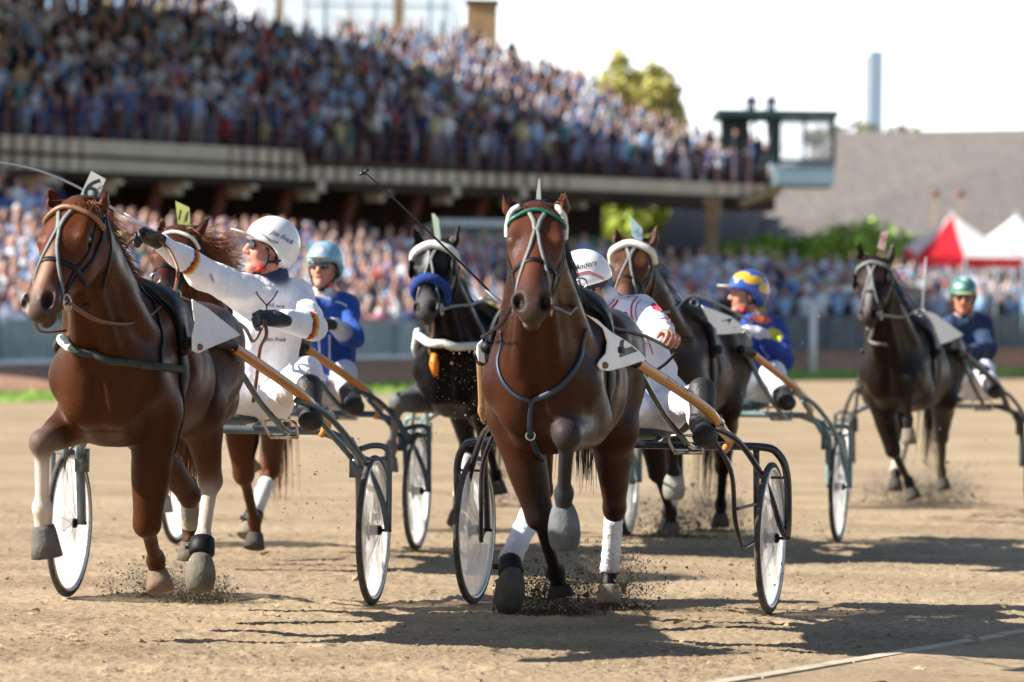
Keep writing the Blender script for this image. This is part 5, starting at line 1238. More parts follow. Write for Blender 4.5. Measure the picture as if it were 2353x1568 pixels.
hO = horse(dict(label='brown racehorse with pale blue plate and number 4 cloth, before the blue and yellow driver', frame=HFO, coat=(.020, .008, .004), face=(.07, .027, .013), points=BLK, coatname='brown_coat', h=.014,
    poll=(1456, 563, 1.95), nose=(1429, 710, 2.35), side=(.97, -.2, 0), ears=((1416, 526, 1.97), (1509, 521, 1.95)), paint=[((.5, .0, -.01), (.03, .07, .04), (.3, .17, .12), .03)],
    fl=dict(j=[(1545, 990, 1.42), (1548, 1085, 1.32), (1548, 1100, 1.30)], toe=(1549, 1138, 1.30), hoof='boot', hcol=(.42, .40, .34), hl=.12),
    fr=dict(j=[(1512, 1088, 1.08), (1541, 1178, .84), (1542, 1200, .82)], toe=(1541, 1226, .82)),
    hr=dict(j=[(1552, 1108, .2), (1537, 1180, .45), (1535, 1196, .48)], toe=(1532, 1226, .52), band=(.1, 1.1, (.6, .55, .45), .044), hcol=(.4, .33, .24)),
    hl=dict(j=[(1661, 1072, -.08), (1656, 1160, -.25), (1656, 1180, -.25)], toe=(1656, 1216, -.25), st=('L', .165, .28, .88))))
hG = horse(dict(label='very dark bay racehorse with pinkish head plate before the green helmeted driver, far right', frame=HFG, coat=dkb, face=(.016, .008, .006), points=BLK, coatname='dark_bay_coat', h=.015, belly=(.022, .010, .006),
    poll=(2008, 602, 1.95), nose=(1994, 734, 2.3), side=(.93, -.36, 0), ears=((1974, 557, 1.97), (2056, 557, 1.93)), paint=[((.33, .03, 0), (.014, .16, .02), (.35, .33, .33), .02)],
    fl=dict(j=[(2092, 866, 1.52), (2086, 965, 1.40), (2087, 985, 1.38)], toe=(2089, 1034, 1.38), hcol=(.3, .26, .2), hl=.11, low=(.02, .02, .022)),
    fr=dict(j=[(2052, 1035, 1.12), (2088, 1108, .85), (2092, 1122, .83)], toe=(2099, 1142, .83)),
    hr=dict(j=[(2078, 1010, .2), (2059, 1082, .45), (2058, 1100, .48)], toe=(2056, 1130, .5), band=(.2, 1.1, (.5, .44, .34), .046)),
    hl=dict(j=[(2164, 1006, -.05), (2163, 1085, -.2), (2165, 1100, -.2)], toe=(2169, 1128, -.2), st=('L', .165, .28, .88), low=(.05, .04, .03))))
# ---------------------------------------------------------------- manes, tails
def mane(hs, col, n, L, dirv, seed, name='mane', spread=.3, t0=0., t1=1., grav=.6, rad=.0026, wob=.3, fore=120, foredir=None):
    H, T = hs['H'], hs['T']; c0, c1 = T(0, 1.10, 1.33), H(-.015, -.10, 0); ax = (c1-c0).normalized(); upv = (Vector((0, 0, 1))-ax*ax.z).normalized(); r = np.random.default_rng(seed)
    m = mat(name+'_hair', col, .45, nscale=30, namp=.3); roots = []; dirs = []
    for i in range(n):
        t = t0+(t1-t0)*r.random(); p = c0.lerp(c1, t); p = p+upv*(.098*(1-t)+.064*t-.008)+hs['HF'].X*r.normal()*.012; roots.append(p); dirs.append(Vector(dirv)+Vector(r.normal(size=3))*spread)
    strands('mane', roots, dirs, L, hs['root'], m, rad, seed, grav, wob)
    roots = []; dirs = []
    for i in range(fore):
        s = r.normal()*.03; roots.append(H(-.03+r.random()*.02, .0, s)); fd = Vector(foredir) if foredir else hs['A']*.7+hs['Fv']*.3; dirs.append(fd+hs['Sd']*r.normal()*.35+Vector(r.normal(size=3))*.15)
    strands('forelock', roots, dirs, .11 if not foredir else .17, hs['root'], m, .0022, seed+1, .15, .3)
    return m
def tail(hs, m, n, L, seed, dirv=(0, .5, -.5), grav=1.9, x=0.):
    r = np.random.default_rng(seed); T = hs['T']; zc = hs.get('zc', 1.28); b = T(x, -.28, zc-.08); roots = [b+Vector(r.normal(size=3))*.025 for _ in range(n)]
    strands('tail', roots, [Vector(dirv)+Vector(r.normal(size=3))*.10 for _ in range(n)], L, hs['root'], m, .0036, seed, grav, .07, tw=.12)
mm = mane(h2, (.012, .008, .006), 2200, .19, (1.3, -.3, -.2), 1, 'black_mane', .14, .22, .85, 1.5, fore=220, rad=.0042, wob=.15); tail(h2, mm, 260, .55, 2, (0, .5, -.3))
mm = mane(h6, (.17, .055, .016), 800, .11, (.95, .2, -.05), 3, 'chestnut_mane', .28, .2, .97, .8, fore=200); tail(h6, mm, 420, .62, 4, (-.1, .3, -.3))
mm = mane(hB, (.24, .085, .028), 800, .26, (1., .35, .05), 5, 'red_mane', .32, .4, 1., .5, wob=.6, fore=200); tail(hB, mm, 260, .8, 6)
mm = mane(h8, (.006, .006, .006), 300, .22, (.8, 0, -.4), 7, 'jet_mane', .3, .1, 1., 1.3); tail(h8, mm, 160, .8, 8)
mm = mane(hO, (.012, .008, .006), 300, .18, (.8, 0, -.3), 9, 'dark_mane', .3, .1, 1., 1.3); tail(hO, mm, 160, .8, 10)
mm = mane(hG, (.006, .005, .005), 320, .24, (.9, .1, -.2), 11, 'darkest_mane', .3, .1, 1., 1.1); tail(hG, mm, 160, .8, 12)
# ---------------------------------------------------------------- harness
M_green = mat('green_browband', (.01, .13, .09), .4); M_tan = mat('tan_leather', (.20, .10, .045), .5); M_num = mat('number_paint', (.012, .02, .045), .5); M_plate = mat('plate_board', (.60, .62, .56), .45)
M_yplate = mat('yellow_plate_board', (.60, .62, .18), .45); M_bplate = mat('pale_blue_plate', (.42, .58, .64), .45); M_pplate = mat('pink_plate', (.62, .42, .46), .45); M_ycloth = mat('yellow_cloth', (.62, .62, .04), .8, bump=.2, bscale=20)
M_orange = mat('orange_leather', (.75, .22, .01), .5); M_bluestrap = mat('dark_blue_webbing', (.012, .025, .05), .5)
bridle(h6, M_black_leather, (M_tan, .022, True)); bridle(h2, M_black_leather, (M_green, .016, True)); bridle(hB, M_black_leather, (M_white_pad, .02, True), yst=False)
bridle(h8, M_black_leather, (M_white_pad, .05, True)); bridle(hO, M_black_leather, (M_white_pad, .042, True)); bridle(hG, M_black_leather, (M_grey_strap, .03, True))
H = h2['H']
for s in (-1, 1): mb = MB(); strap_on(mb, h2['B'], [H(.03, .04, s*.07), H(.05, .02, s*.10), H(.08, -.02, s*.115), H(.10, -.06, s*.12)], .024, .014, .003, 6, round_=True); mb.build('browband_padding', M_white_pad, h2['root'])
plate(h6, [(210, 393), (243, 412), (215, 484), (179, 461)], P(0, 0, 13.55).y+.02, M_plate, '6', M_num, 56, 24)
plate(hB, [(403, 462), (435, 477), (438, 533), (409, 518)], 17.98, M_yplate, '11', M_num, 24, 12)
plate(h2, [(1238, 410), (1241, 412), (1244, 478), (1231, 478), (1233, 440)], 13.42, M_plate, None, None, 0, 0)
plate(h8, [(992, 491), (998, 491), (1008, 504), (1013, 552), (1000, 553)], 19.85, mat('pale_green_plate', (.55, .68, .50), .5), None, None, 0, 0)
plate(hO, [(1447, 494), (1476, 526), (1477, 552), (1464, 560), (1452, 540)], 19.4, M_bplate, '4', mat('faint_number', (.2, .38, .45), .5), 22, 10)
plate(hG, [(2027, 533), (2042, 529), (2033, 575), (2016, 571)], 23.95, M_pplate, '9', mat('dull_red_number', (.45, .12, .12), .5), 20, 15)
def castpts(hs, pts, u): return [cast(hs['B'], x, y, 0., None)[0] or hs['HF'].J(x, y, u) for x, y in pts]
def girth(hs, u=1.08, m=M_black_leather, w_=.10, tilt=-.12):
    mb = MB(); loop_on(mb, hs['B'], hs['T'](0, u, 1.10), hs['HF'].F+Vector((0, 0, tilt)), w_, .009, .004, 64, .8); mb.build('girth', m, hs['root'])
    mb = MB(); T = hs['T']; strap_on(mb, hs['B'], [T(-.30, u, 1.18), T(-.24, u, 1.33), T(-.10, u, 1.46), T(0, u, 1.5), T(.10, u, 1.46), T(.24, u, 1.33), T(.30, u, 1.18)], .16, .028, .006, 6, snap=.4); 
    mb.build('saddle_pad', M_black_leather, hs['root']); mb = MB()
    for s in (-1, 1):
        mb = MB(); a = hs['B'].find_nearest(T(s*.13, u, 1.45))[0]+Vector((0, 0, .02)); pts = [a+Vector((0, 0, .035))+(hs['HF'].X*math.cos(q)+Vector((0, 0, 1))*math.sin(q))*.022 for q in np.linspace(0, 6.28, 13)]; mb.tube(pts, .004, 6, cap=False); mb.tube([a-Vector((0, 0, .02)), a+Vector((0, 0, .015))], .006, 6)
        mb.build('terret_ring', M_metal, hs['root']); mb = MB()
        b = hs['B'].find_nearest(T(s*.30, u, 1.22))[0]; o_ = (hs['HF'].X*s); mb.tube([b+o_*.03-hs['HF'].F*.08, b+o_*.045, b+o_*.03+hs['HF'].F*.07], [.024, .027, .024], 12); mb.build('shaft_holder', M_black_leather, hs['root'])
    mb = MB(); strap_on(mb, hs['B'], [T(.03, u, 1.5), T(.02, .6, 1.4), T(.0, .1, 1.35), T(0, -.2, 1.28)], .022, .005, .003, 6, snap=.4); mb.build('back_strap', M_black_leather, hs['root'])
for q in (h2, h6, hB, h8, hO, hG): girth(q)
def collar(hs, pts, u, m, w_, name='breast_collar', both=True, round_=True):
    P1 = castpts(hs, pts, u); T = hs['T']
    mb = MB()
    if both: P1 = [T(-.27, .95, 1.14), T(-.24, 1.2, 1.16)]+P1
    strap_on(mb, hs['B'], P1, w_, .012, .004, 8, snap=.3, round_=round_); return mb.build(name, m, hs['root'])
o = collar(h6, [(140, 778), (165, 793), (200, 808), (240, 820), (300, 835), (360, 845), (415, 848)], 1.5, M_padded, .030)
mb = MB(); strap_on(mb, h6['B'], castpts(h6, [(137, 776), (150, 786), (170, 796)], 1.5), .034, .014, .005, 8, round_=True); mb.build('collar_sheepskin', M_white_pad, o)
mb = MB(); strap_on(mb, h6['B'], castpts(h6, [(318, 655), (350, 690), (366, 745), (370, 800), (369, 846)], 1.2), .020, .006); mb.build('neck_strap', M_black_leather, h6['root'])
mb = MB(); strap_on(mb, h2['B'], castpts(h2, [(1152, 760), (1146, 820), (1152, 868), (1180, 905), (1221, 923)], 1.5), .018, .006)
strap_on(mb, h2['B'], castpts(h2, [(1345, 755), (1335, 800), (1318, 850), (1280, 893), (1221, 923)], 1.4), .026, .008); strap_on(mb, h2['B'], castpts(h2, [(1221, 923), (1218, 960), (1219, 998), (1232, 1030), (1247, 1056)], 1.5), .026, .008); mb.build('breast_plate', M_bluestrap, h2['root'])
mr = MB(); c = cast(h2['B'], 1219, 998)[0]; mr.tube([c+Vector((math.cos(a)*.018, -.008, math.sin(a)*.018)) for a in np.linspace(0, 6.28, 15)], .004, 6, cap=False); mr.build('buckle_ring', M_metal, h2['root'])
collar(h8, [(945, 768), (962, 774), (1003, 786), (1050, 794), (1100, 797)], 1.5, M_white_pad, .05)
mb = MB(); strap_on(mb, h8['B'], castpts(h8, [(990, 735), (993, 780), (997, 825)], 1.55), .02, .006); mb.build('chest_strap', M_tan, h8['root'])
mb = MB(); c = cast(h8['B'], 999, 836)[0] or h8['HF'].J(999, 836, 1.6); mb.tube([c+Vector((0, -.02, .06)), c+Vector((0, -.03, 0)), c+Vector((0.01, -.02, -.07))], [.018, .028, .014], 8); mb.build('chest_tag', M_orange, h8['root'])
collar(hO, [(1470, 760), (1500, 775), (1540, 782), (1590, 780)], 1.4, M_black_leather, .03, round_=False)
collar(hG, [(1996, 755), (2003, 775), (2020, 788), (2040, 790)], 1.55, M_grey_strap, .022, both=False)
# noseband roll of the black horse, blinkers
H = h8['H']; mb = MB(); pts = []
for i in range(28): a = 2*math.pi*i/28; r = h8['B'].ray_cast(H(.36, -.06, 0), h8['Sd']*math.cos(a)+h8['Fv']*math.sin(a), .3); pts.append(r[0]+(h8['Sd']*math.cos(a)+h8['Fv']*math.sin(a))*.018 if r[0] else H(.36, -.06, 0)+(h8['Sd']*math.cos(a)+h8['Fv']*math.sin(a))*.11)
mb.tube(pts+[pts[0]], .030, 12, cap=False); mb.build('nose_roll', M_blue_fleece, h8['root'])
for hs in (h8, hG):
    H = hs['H']
    for s in (-1, 1): mb = MB(); add_ball(mb, H(.18, -.015, s*.125), .055, 14, 0, (.35, 1.15, .9), (hs['Sd'], hs['A'], hs['Fv'])); mb.build('blinker', M_black_leather, hs['root'])
# number cloths
o, cb = patch('number_cloth', h2['B'], [(1344, 722), (1372, 735), (1402, 762), (1440, 785), (1468, 806), (1485, 827), (1440, 842), (1398, 853), (1380, 850), (1372, 840), (1378, 828), (1392, 812), (1395, 785), (1385, 755), (1362, 735)], M_white_cloth, h2['root'], 14.6, off=.02, plane=((1345, 13.7), (1485, 14.5)))
patch('number_print', cb, [(1424, 779), (1433, 782), (1430, 803), (1450, 797), (1464, 807), (1422, 822), (1419, 808)], M_num, o, 14.3, off=.003, step=4, th=.001)
c = cast(cb, 1386, 840, .006, 14.55)[0]; mb = MB(); mb.tube([c+Vector((0, .0, 0)), c+Vector((.003, -.008, 0))], .014, 14); mb.build('grommet', M_tan, o)
o, cb = patch('number_cloth', h6['B'], [(441, 688), (475, 707), (512, 737), (553, 770), (502, 791), (455, 812), (441, 806), (441, 770), (448, 742), (443, 712)], M_white_cloth, h6['root'], 14.8, off=.02, plane=((441, 14.22), (553, 14.92)))
c = cast(cb, 455, 798, .006, 14.75)[0]; mb = MB(); mb.tube([c, c+Vector((.003, -.008, 0))], .014, 14); mb.build('grommet', M_tan, o)
o, cb = patch('number_cloth', hO['B'], [(1612, 702), (1640, 712), (1680, 728), (1700, 744), (1707, 765), (1670, 768), (1632, 769), (1630, 740)], M_white_cloth, hO['root'], 20.4, step=6, off=.02, plane=((1612, 20.0), (1707, 20.75)))
text_on('number_print', '4', M_num, o, cb, 1666, 745, 34, 33, 0., 20.4, .005, wt=.015)
patch('number_cloth', hG['B'], [(2120, 712), (2150, 722), (2185, 748), (2214, 770), (2182, 785), (2160, 792), (2152, 765), (2140, 735)], M_white_cloth, hG['root'], 24.8, step=6, off=.02, plane=((2120, 24.4), (2214, 25.1)))
patch('number_cloth', h8['B'], [(1100, 688), (1125, 697), (1150, 712), (1178, 738), (1160, 748), (1130, 728)], M_ycloth, h8['root'], 20.6, step=6)
for hs, pl_, dd in ((h2, [(1096, 792), (1108, 780), (1112, 800), (1116, 836), (1100, 830), (1094, 812)], 14.6),): patch('number_cloth', hs['B'], pl_, M_white_cloth, hs['root'], dd, step=6)
patch('number_cloth', hB['B'], [(470, 716), (500, 715), (530, 730), (540, 760), (500, 760)], M_ycloth, hB['root'], 18.9, step=6)
# ---------------------------------------------------------------- sulkies
M_st6 = mat('grey_blue_steel', (.10, .13, .15), .35, metal=.3, nscale=6, namp=.3); M_st2 = mat('black_blue_steel', (.012, .013, .022), .22, coat=.5); M_stB = mat('blue_steel', (.05, .09, .15), .35, metal=.2, nscale=6, namp=.3); M_stO = mat('green_grey_steel', (.16, .25, .25), .4, nscale=6, namp=.3); M_stG = mat('dark_grey_steel', (.04, .05, .055), .4, nscale=6, namp=.3)
s6 = sulky(dict(frame=SF6, label='grey racing sulky with orange wooden shafts under the white driver, front left', metal=M_st6, hw=.735, zb=.81, style=0))
s2 = sulky(dict(frame=SF2, label='black framed racing sulky with lettered wooden shaft behind the number 2 horse', metal=M_st2, hw=.705, zb=.77, style=1, tr=.013, ju=1.32))
sB = sulky(dict(frame=SFB, label='blue steel racing sulky with orange shafts under the blue jacketed driver', metal=M_stB, hw=.735, zb=.80, style=0))
sO = sulky(dict(frame=SFO, label='green grey racing sulky under the blue and yellow driver', metal=M_stO, hw=.70, zb=.80, style=0, rim=M_stO))
sG = sulky(dict(frame=SFG, label='dark grey racing sulky under the green helmeted driver, far right', metal=M_stG, hw=.71, zb=.80, style=0, wood=M_stG))
s8 = sulky(dict(frame=SF8, label='grey green racing sulky mostly hidden behind the bay horse, drawn by the black horse', metal=M_stO, hw=.70, zb=.80, style=0))
sh, sbv = s2['sh']; text_on('shaft_lettering', 'HUDIK SHAFT', M_num, sh, sbv, 1562, 887, 8.5, 30.5, 0.2, 15.6, .003, .95)
sh, sbv = s6['sh']; text_on('shaft_lettering', '23023', M_num, sh, sbv, 698, 870, 8, 36, 0.2, 15.9, .003, 1.)
# ---------------------------------------------------------------- drivers
WH = (.80, .79, .81); NAVY = (.018, .035, .085)
J = SF6.J; Ja = dict(pelvis=J(597, 918, -.22), neck=J(626, 652, -.12), head=J(617, 570, -.10), sh_r=J(553, 668, .0), el_r=J(466, 628, .17), wr_r=J(372, 558, .38), sh_l=J(681, 684, -.24), el_l=J(716, 752, .0), wr_l=J(648, 735, .20),
    hip_r=J(575, 925, -.2), hip_l=J(622, 928, -.2), kn_l=J(700, 858, .24), an_l=J(710, 940, .38), toe_l=J(714, 965, .52), kn_r=J(480, 860, .22), an_r=J(385, 950, .45), toe_r=J(380, 975, .6))
def jcolA(V, c):
    for e, w_, f in ((Ja['el_r'], Ja['wr_r'], .12), (Ja['el_l'], Ja['wr_l'], .06)):
        d = (w_-e).normalized(); t = (V-A3(e))@A3(d); m = np.linalg.norm(V-A3(e)-t[:, None]*A3(d), axis=1) < .075
        for a, b, col in ((0, .012, (.60, .42, .02)), (.012, .026, (.55, .06, .01)), (.026, .034, (.05, .01, .02))):
            q = m & (t > f*1.0-.0+a-.03) & (t < f+b-.03); c[q] = col
    return c
pA = person(dict(label='driver in white jersey and white helmet stretching out the right arm, front left', base=SF6.T(0, -.25, .85), J=Ja, face=(-.93, -.34, .10), up=(.12, 0, 1), skin=(.52, .21, .15), trousers=WH, belt=NAVY, jersey=WH, collar=NAVY, helmet=(.80, .79, .78), gloves=1, glasses=1, visor=(.78, .72, .64),
    hand_r=(Vector((-.85, -.25, .35)), Vector((.1, -.6, -.75)), 1.15, 1), hand_l=(Vector((-.9, -.3, .08)), Vector((-.2, .7, -.6)), 1.2, -1), jcol=jcolA, boot_top=.15, boot_a0={'l': SF6.J(710, 892, .32)}, vtilt=.22,
    hpaint=[((0, .06, .13), (.03, .03, .03), (.75, .45, .05), .01)], seed=3))
J = SFB.J; Jb = dict(pelvis=J(765, 895, -.22), neck=J(744, 684, -.12), head=J(745, 613, -.10), sh_r=J(698, 712, -.02), el_r=J(672, 775, .14), wr_r=J(700, 760, .36), sh_l=J(793, 709, -.2), el_l=J(808, 775, -.02), wr_l=J(757, 745, .22),
    hip_r=J(742, 903, -.2), hip_l=J(785, 905, -.2), kn_l=J(790, 860, .25), an_l=J(808, 922, .48), toe_l=J(815, 935, .6), kn_r=J(700, 865, .25), an_r=J(650, 925, .48), toe_r=J(645, 940, .6))
BLU = (.015, .065, .30)
pB = person(dict(label='driver in blue jacket and light blue helmet with open mouth, behind the white driver', base=SFB.T(0, -.25, .85), J=Jb, face=(-.28, -.95, -.02), up=(.0, 0, 1), skin=(.52, .23, .15), trousers=(.55, .56, .64), jersey=BLU, collar=(.6, .62, .65), helmet=(.22, .42, .50), glasses=1, mouth=1, visor=(.66, .60, .48), h=.0085,
    gloves=1, hand_r=(Vector((-.3, -.9, -.1)), Vector((0, .2, -1)), 1.2, 1), hand_l=(Vector((-.8, -.5, .0)), Vector((-.2, .7, -.6)), 1.2, -1), boot_top=.1,
    hpaint=[((.0, .10, .10), (.05, .05, .032), (.12, .2, .4), .008), ((.0, .11, .10), (.03, .05, .024), (.6, .42, .55), .006), ((.0, .12, .10), (.012, .04, .012), (.25, .35, .35), .006)],
    jpaint=[('c', Jb['el_l'].lerp(Jb['wr_l'], .45), Jb['wr_l'], .06, .06, (.62, .64, .7), .01), ('c', SFB.J(727, 705, .1), SFB.J(735, 830, .1), .008, .008, (.6, .62, .7), .004), ('c', SFB.J(760, 780, .1), SFB.J(756, 850, .1), .008, .008, (.6, .62, .7), .004)], seed=8))
J = SF2.J; Jc = dict(pelvis=J(1520, 935, -.25), neck=J(1400, 700, -.10), head=J(1336, 650, -.02), sh_l=J(1470, 722, -.18), el_l=J(1510, 758, .03), wr_l=J(1534, 770, .24), sh_r=J(1385, 755, .02), el_r=J(1288, 772, .22), wr_r=J(1205, 716, .36),
    hip_l=J(1530, 940, -.2), hip_r=J(1488, 945, -.2), kn_l=J(1600, 922, .22), an_l=J(1614, 975, .36), toe_l=J(1620, 1003, .52), kn_r=J(1430, 935, .22), an_r=J(1395, 990, .42), toe_r=J(1395, 1005, .55))
RD = (.50, .015, .045)
def jcolC(V, c):
    return c
pC = person(dict(label='driver in white jersey with red trim leaning over beside the number 2 horse', base=SF2.T(0, -.25, .85), J=Jc, face=(-.90, .12, -.30), up=(-.25, -.1, 1), skin=(.52, .22, .15), trousers=(.66, .66, .72), jersey=(.70, .70, .75), collar=(.68, .66, .7), helmet=(.80, .79, .80), h=.0062, buckle=-1, hcut=.078,
    hand_l=(Vector((.25, -.95, .0)), Vector((-.4, .1, -.8)), .95, -1), hand_r=(Vector((-.8, -.4, .2)), Vector((0, -.5, -.8)), 1.2, 1), boot_top=-.12, boot_a0={'l': SF2.J(1613, 900, .27)},
    jpaint=[] if 1 else [('c', SF2.J(1452, 700, -.02), SF2.J(1455, 745, .06), .012, .012, RD, .003), ('c', SF2.J(1455, 745, .06), SF2.J(1485, 800, .06), .012, .012, RD, .003), ('e', SF2.J(1505, 712, -.04), (.03, .05, .022), None, RD, .004),
        ('c', SF2.J(1432, 735, .03), SF2.J(1470, 795, .03), .016, .012, RD, .003), ('c', SF2.J(1412, 690, .0), SF2.J(1450, 680, -.05), .006, .006, RD, .003), ('c', Jc['wr_l'].lerp(Jc['el_l'], .1), Jc['wr_l'], .05, .05, (.6, .2, .2), .02)],
    seed=12))
J = SFO.J; Jo = dict(pelvis=J(1750, 880, -.22), neck=J(1741, 738, -.12), head=J(1715, 675, -.10), sh_l=J(1782, 765, -.2), el_l=J(1796, 830, -.02), wr_l=J(1752, 768, .2), sh_r=J(1716, 768, .0), el_r=J(1690, 815, .15), wr_r=J(1712, 768, .36),
    hip_r=J(1732, 890, -.2), hip_l=J(1768, 890, -.2), kn_l=J(1776, 858, .24), an_l=J(1800, 912, .46), toe_l=J(1808, 926, .58), kn_r=J(1705, 880, .25), an_r=J(1655, 930, .48), toe_r=J(1650, 945, .6))
YEL = (.62, .36, .02); BL2 = (.012, .04, .26)
pO = person(dict(label='driver in blue and yellow jersey and striped blue yellow helmet', base=SFO.T(0, -.25, .85), J=Jo, face=(-.97, -.22, -.05), up=(.0, 0, 1), skin=(.50, .21, .14), trousers=(.62, .64, .70), belt=YEL, jersey=BL2, collar=(.4, .3, .05), helmet=(.02, .08, .36), h=.009, visor=(.7, .66, .6), gloves=1, glovemat=mat('pale_glove', (.45, .47, .5), .6),
    hand_r=(Vector((-.7, -.6, .2)), Vector((0, .2, -1)), 1.2, 1), hand_l=(Vector((-.8, -.4, .2)), Vector((-.2, .7, -.6)), 1.2, -1), boot_top=.1,
    hpaint=[((-.06, .06, .12), (.06, .07, .026), (.75, .42, .02), .005), ((-.085, -.03, .085), (.05, .07, .028), (.75, .42, .02), .005), ((-.09, -.10, .03), (.05, .05, .035), (.75, .42, .02), .005)],
    jpaint=[('c', Jo['sh_l'].lerp(Jo['el_l'], .25), Jo['sh_l'].lerp(Jo['wr_l'], .7), .062, .05, (.5, .48, .04), .006), ('c', SFO.J(1722, 760, .1), SFO.J(1735, 775, .12), .04, .02, (.42, .05, .03), .01), ('c', SFO.J(1715, 775, .1), SFO.J(1730, 790, .12), .03, .02, YEL, .01), ('e', SFO.J(1745, 735, -.05), (.08, .05, .03), None, (.55, .12, .03), .01)], seed=14))
J = SFG.J; Jg = dict(pelvis=J(2243, 885, -.22), neck=J(2217, 728, -.12), head=J(2214, 682, -.06), sh_l=J(2258, 752, -.18), el_l=J(2270, 805, .0), wr_l=J(2228, 806, .24), sh_r=J(2185, 752, -.06), el_r=J(2172, 800, .1), wr_r=J(2200, 806, .34),
    hip_r=J(2228, 892, -.2), hip_l=J(2258, 890, -.2), kn_l=J(2262, 852, .25), an_l=J(2280, 892, .48), toe_l=J(2287, 902, .6), kn_r=J(2205, 858, .25), an_r=J(2178, 900, .48), toe_r=J(2175, 910, .6))
GRN = (.02, .13, .08)
pG = person(dict(label='driver in navy and green jersey with green helmet, far right', base=SFG.T(0, -.25, .85), J=Jg, face=(-.12, -.97, -.2), up=(0, -.1, 1), skin=(.48, .19, .12), trousers=(.6, .6, .66), jersey=(.012, .03, .08), collar=(.55, .6, .62), helmet=(.05, .16, .12), h=.010, glasses=1, visor=(.5, .5, .3), gloves=1,
    hand_r=(Vector((-.3, -.9, .1)), Vector((0, .2, -1)), 1.2, 1), hand_l=(Vector((-.6, -.7, .1)), Vector((-.2, .7, -.6)), 1.2, -1), boot_top=.1,
    hpaint=[((.04, .08, .10), (.04, .05, .02), (.3, .5, .45), .01), ((0, .0, .15), (.03, .1, .02), (.35, .5, .45), .01)],
    jpaint=[('c', Jg['sh_l'].lerp(Jg['el_l'], .45), Jg['sh_l'].lerp(Jg['el_l'], .75), .06, .06, (.2, .42, .36), .006), ('c', Jg['pelvis'], Jg['pelvis']+Vector((0, 0, .12)), .2, .2, GRN, .01)], seed=17))
# lettering and emblems on helmets and jerseys
M_vio = mat('violet_print', (.06, .03, .16), .5); M_blk = mat('black_print', (.015, .012, .02), .5); M_redp = mat('red_print', (.5, .02, .05), .5)
text_on('helmet_lettering', 'Jim Frick', M_vio, pA['helmet'], pA['hb'], 648, 545, 12, 27, .35, 16.3, .003, .95, wt=.012)
text_on('helmet_lettering', 'Y', M_vio, pA['helmet'], pA['hb'], 613, 512, 6, 20, .3, 16.3, .003, 1.)
text_on('helmet_lettering', 'Anders', M_blk, pC['helmet'], pC['hb'], 1344, 610, 13, -14, .4, 16.2, .003, 1.0, wt=.012)
text_on('jersey_lettering', 'ALwz', M_vio, pA['jersey'], pA['jb'], 634, 703, 9, 6, .0, 16.4, .004, 1.5)
text_on('jersey_lettering', 'Jim Frick', M_blk, pA['jersey'], pA['jb'], 633, 781, 9, 2, .4, 16.4, .004, 1.05, wt=.01)
text_on('jersey_lettering', 'NABY', M_vio, pA['jersey'], pA['jb'], 487, 640, 7, 70, .2, 16.2, .004, .9)
text_on('jersey_lettering', 'AAB', M_blk, pB['jersey'], pB['jb'], 826-1, 702, 1, 0, 0, 20) if 0 else None
def arc(jb, pts, w_, m, par, name, D):
    pp = []; nn = []
    for x, y in [tuple(v) for v in [(p.x, p.y) for p in catmull([Vector((a, b, 0)) for a, b in pts], 8)]]:
        p, n = cast(jb, x, y, .001, D); pp.append(p); nn.append(n)
    mb = MB(); ribbon(mb, pp, w_, .0015, nn); return mb.build(name, m, par)
for off_ in (0, 4):   # double line round the rim of both white helmets
    arc(pA['hb'], [(598, 533+off_), (612, 543+off_), (622, 552+off_), (640, 556+off_)], .003, M_vio, pA['helmet'], 'rim_line', 16.3)
    arc(pC['hb'], [(1318, 634+off_), (1335, 627+off_), (1352, 624+off_), (1370, 631+off_), (1388, 640+off_)], .004, M_redp, pC['helmet'], 'rim_line', 16.2)
for pts_, w_ in (([(1466, 682), (1452, 700), (1452, 729), (1463, 750), (1478, 764)], .008), ([(1412, 688), (1405, 697), (1397, 706)], .006), ([(1430, 725), (1438, 720), (1442, 731), (1452, 745), (1462, 757)], .014), ([(1512, 742), (1525, 738), (1540, 742), (1548, 752)], .006), ([(1474, 688), (1462, 704), (1462, 728), (1472, 746), (1486, 760)], .004), ([(1420, 690), (1414, 700), (1404, 710)], .010), ([(1440, 684), (1450, 681), (1462, 682)], .006), ([(1515, 735), (1528, 731), (1542, 735)], .005), ([(1484, 768), (1492, 790), (1500, 815)], .006)):
    arc(pC['jb'], pts_, w_, M_redp, pC['jersey'], 'red_piping', 16.0)
for pts_ in ([(727, 700), (731, 750), (735, 826)], [(757, 770), (757, 800), (757, 850)], [(770, 694), (785, 697), (797, 705)]):
    arc(pB['jb'], pts_, .010, M_white_cloth, pB['jersey'], 'white_piping', 20.6)
patch('heart_print', pC['jb'], [(1497, 699), (1503, 697), (1509, 703), (1516, 706), (1522, 714), (1508, 715), (1500, 712), (1496, 706)], M_redp, pC['jersey'], 16.0, off=.003, step=5, th=.001)
mb = MB(); q = cast(pA['jb'], 611, 664, .006)[0] or SF6.J(611, 664, -.03); mb.box(q, (.022, .003, .009), (Vector((.95, 0, -.12)), Vector((0, 1, 0)), Vector((.12, 0, 1)))); mb.build('collar_label', M_white_cloth, pA['jersey'], smooth=False)
mb = MB(); q = [SF6.J(*p) for p in ((588, 662, -.02), (592, 678, .06), (612, 702, .09), (611, 715, .10))]; mb.tube(catmull(q, 6), .0035, 6); q = [SF6.J(*p) for p in ((640, 665, -.06), (628, 686, .04), (612, 702, .09))]; mb.tube(catmull(q, 6), .0035, 6)
q = SF6.J(609, 722, .11); mb.box(q, (.022, .015, .018)); mb.build('neck_cord', M_black_leather, pA['root'])
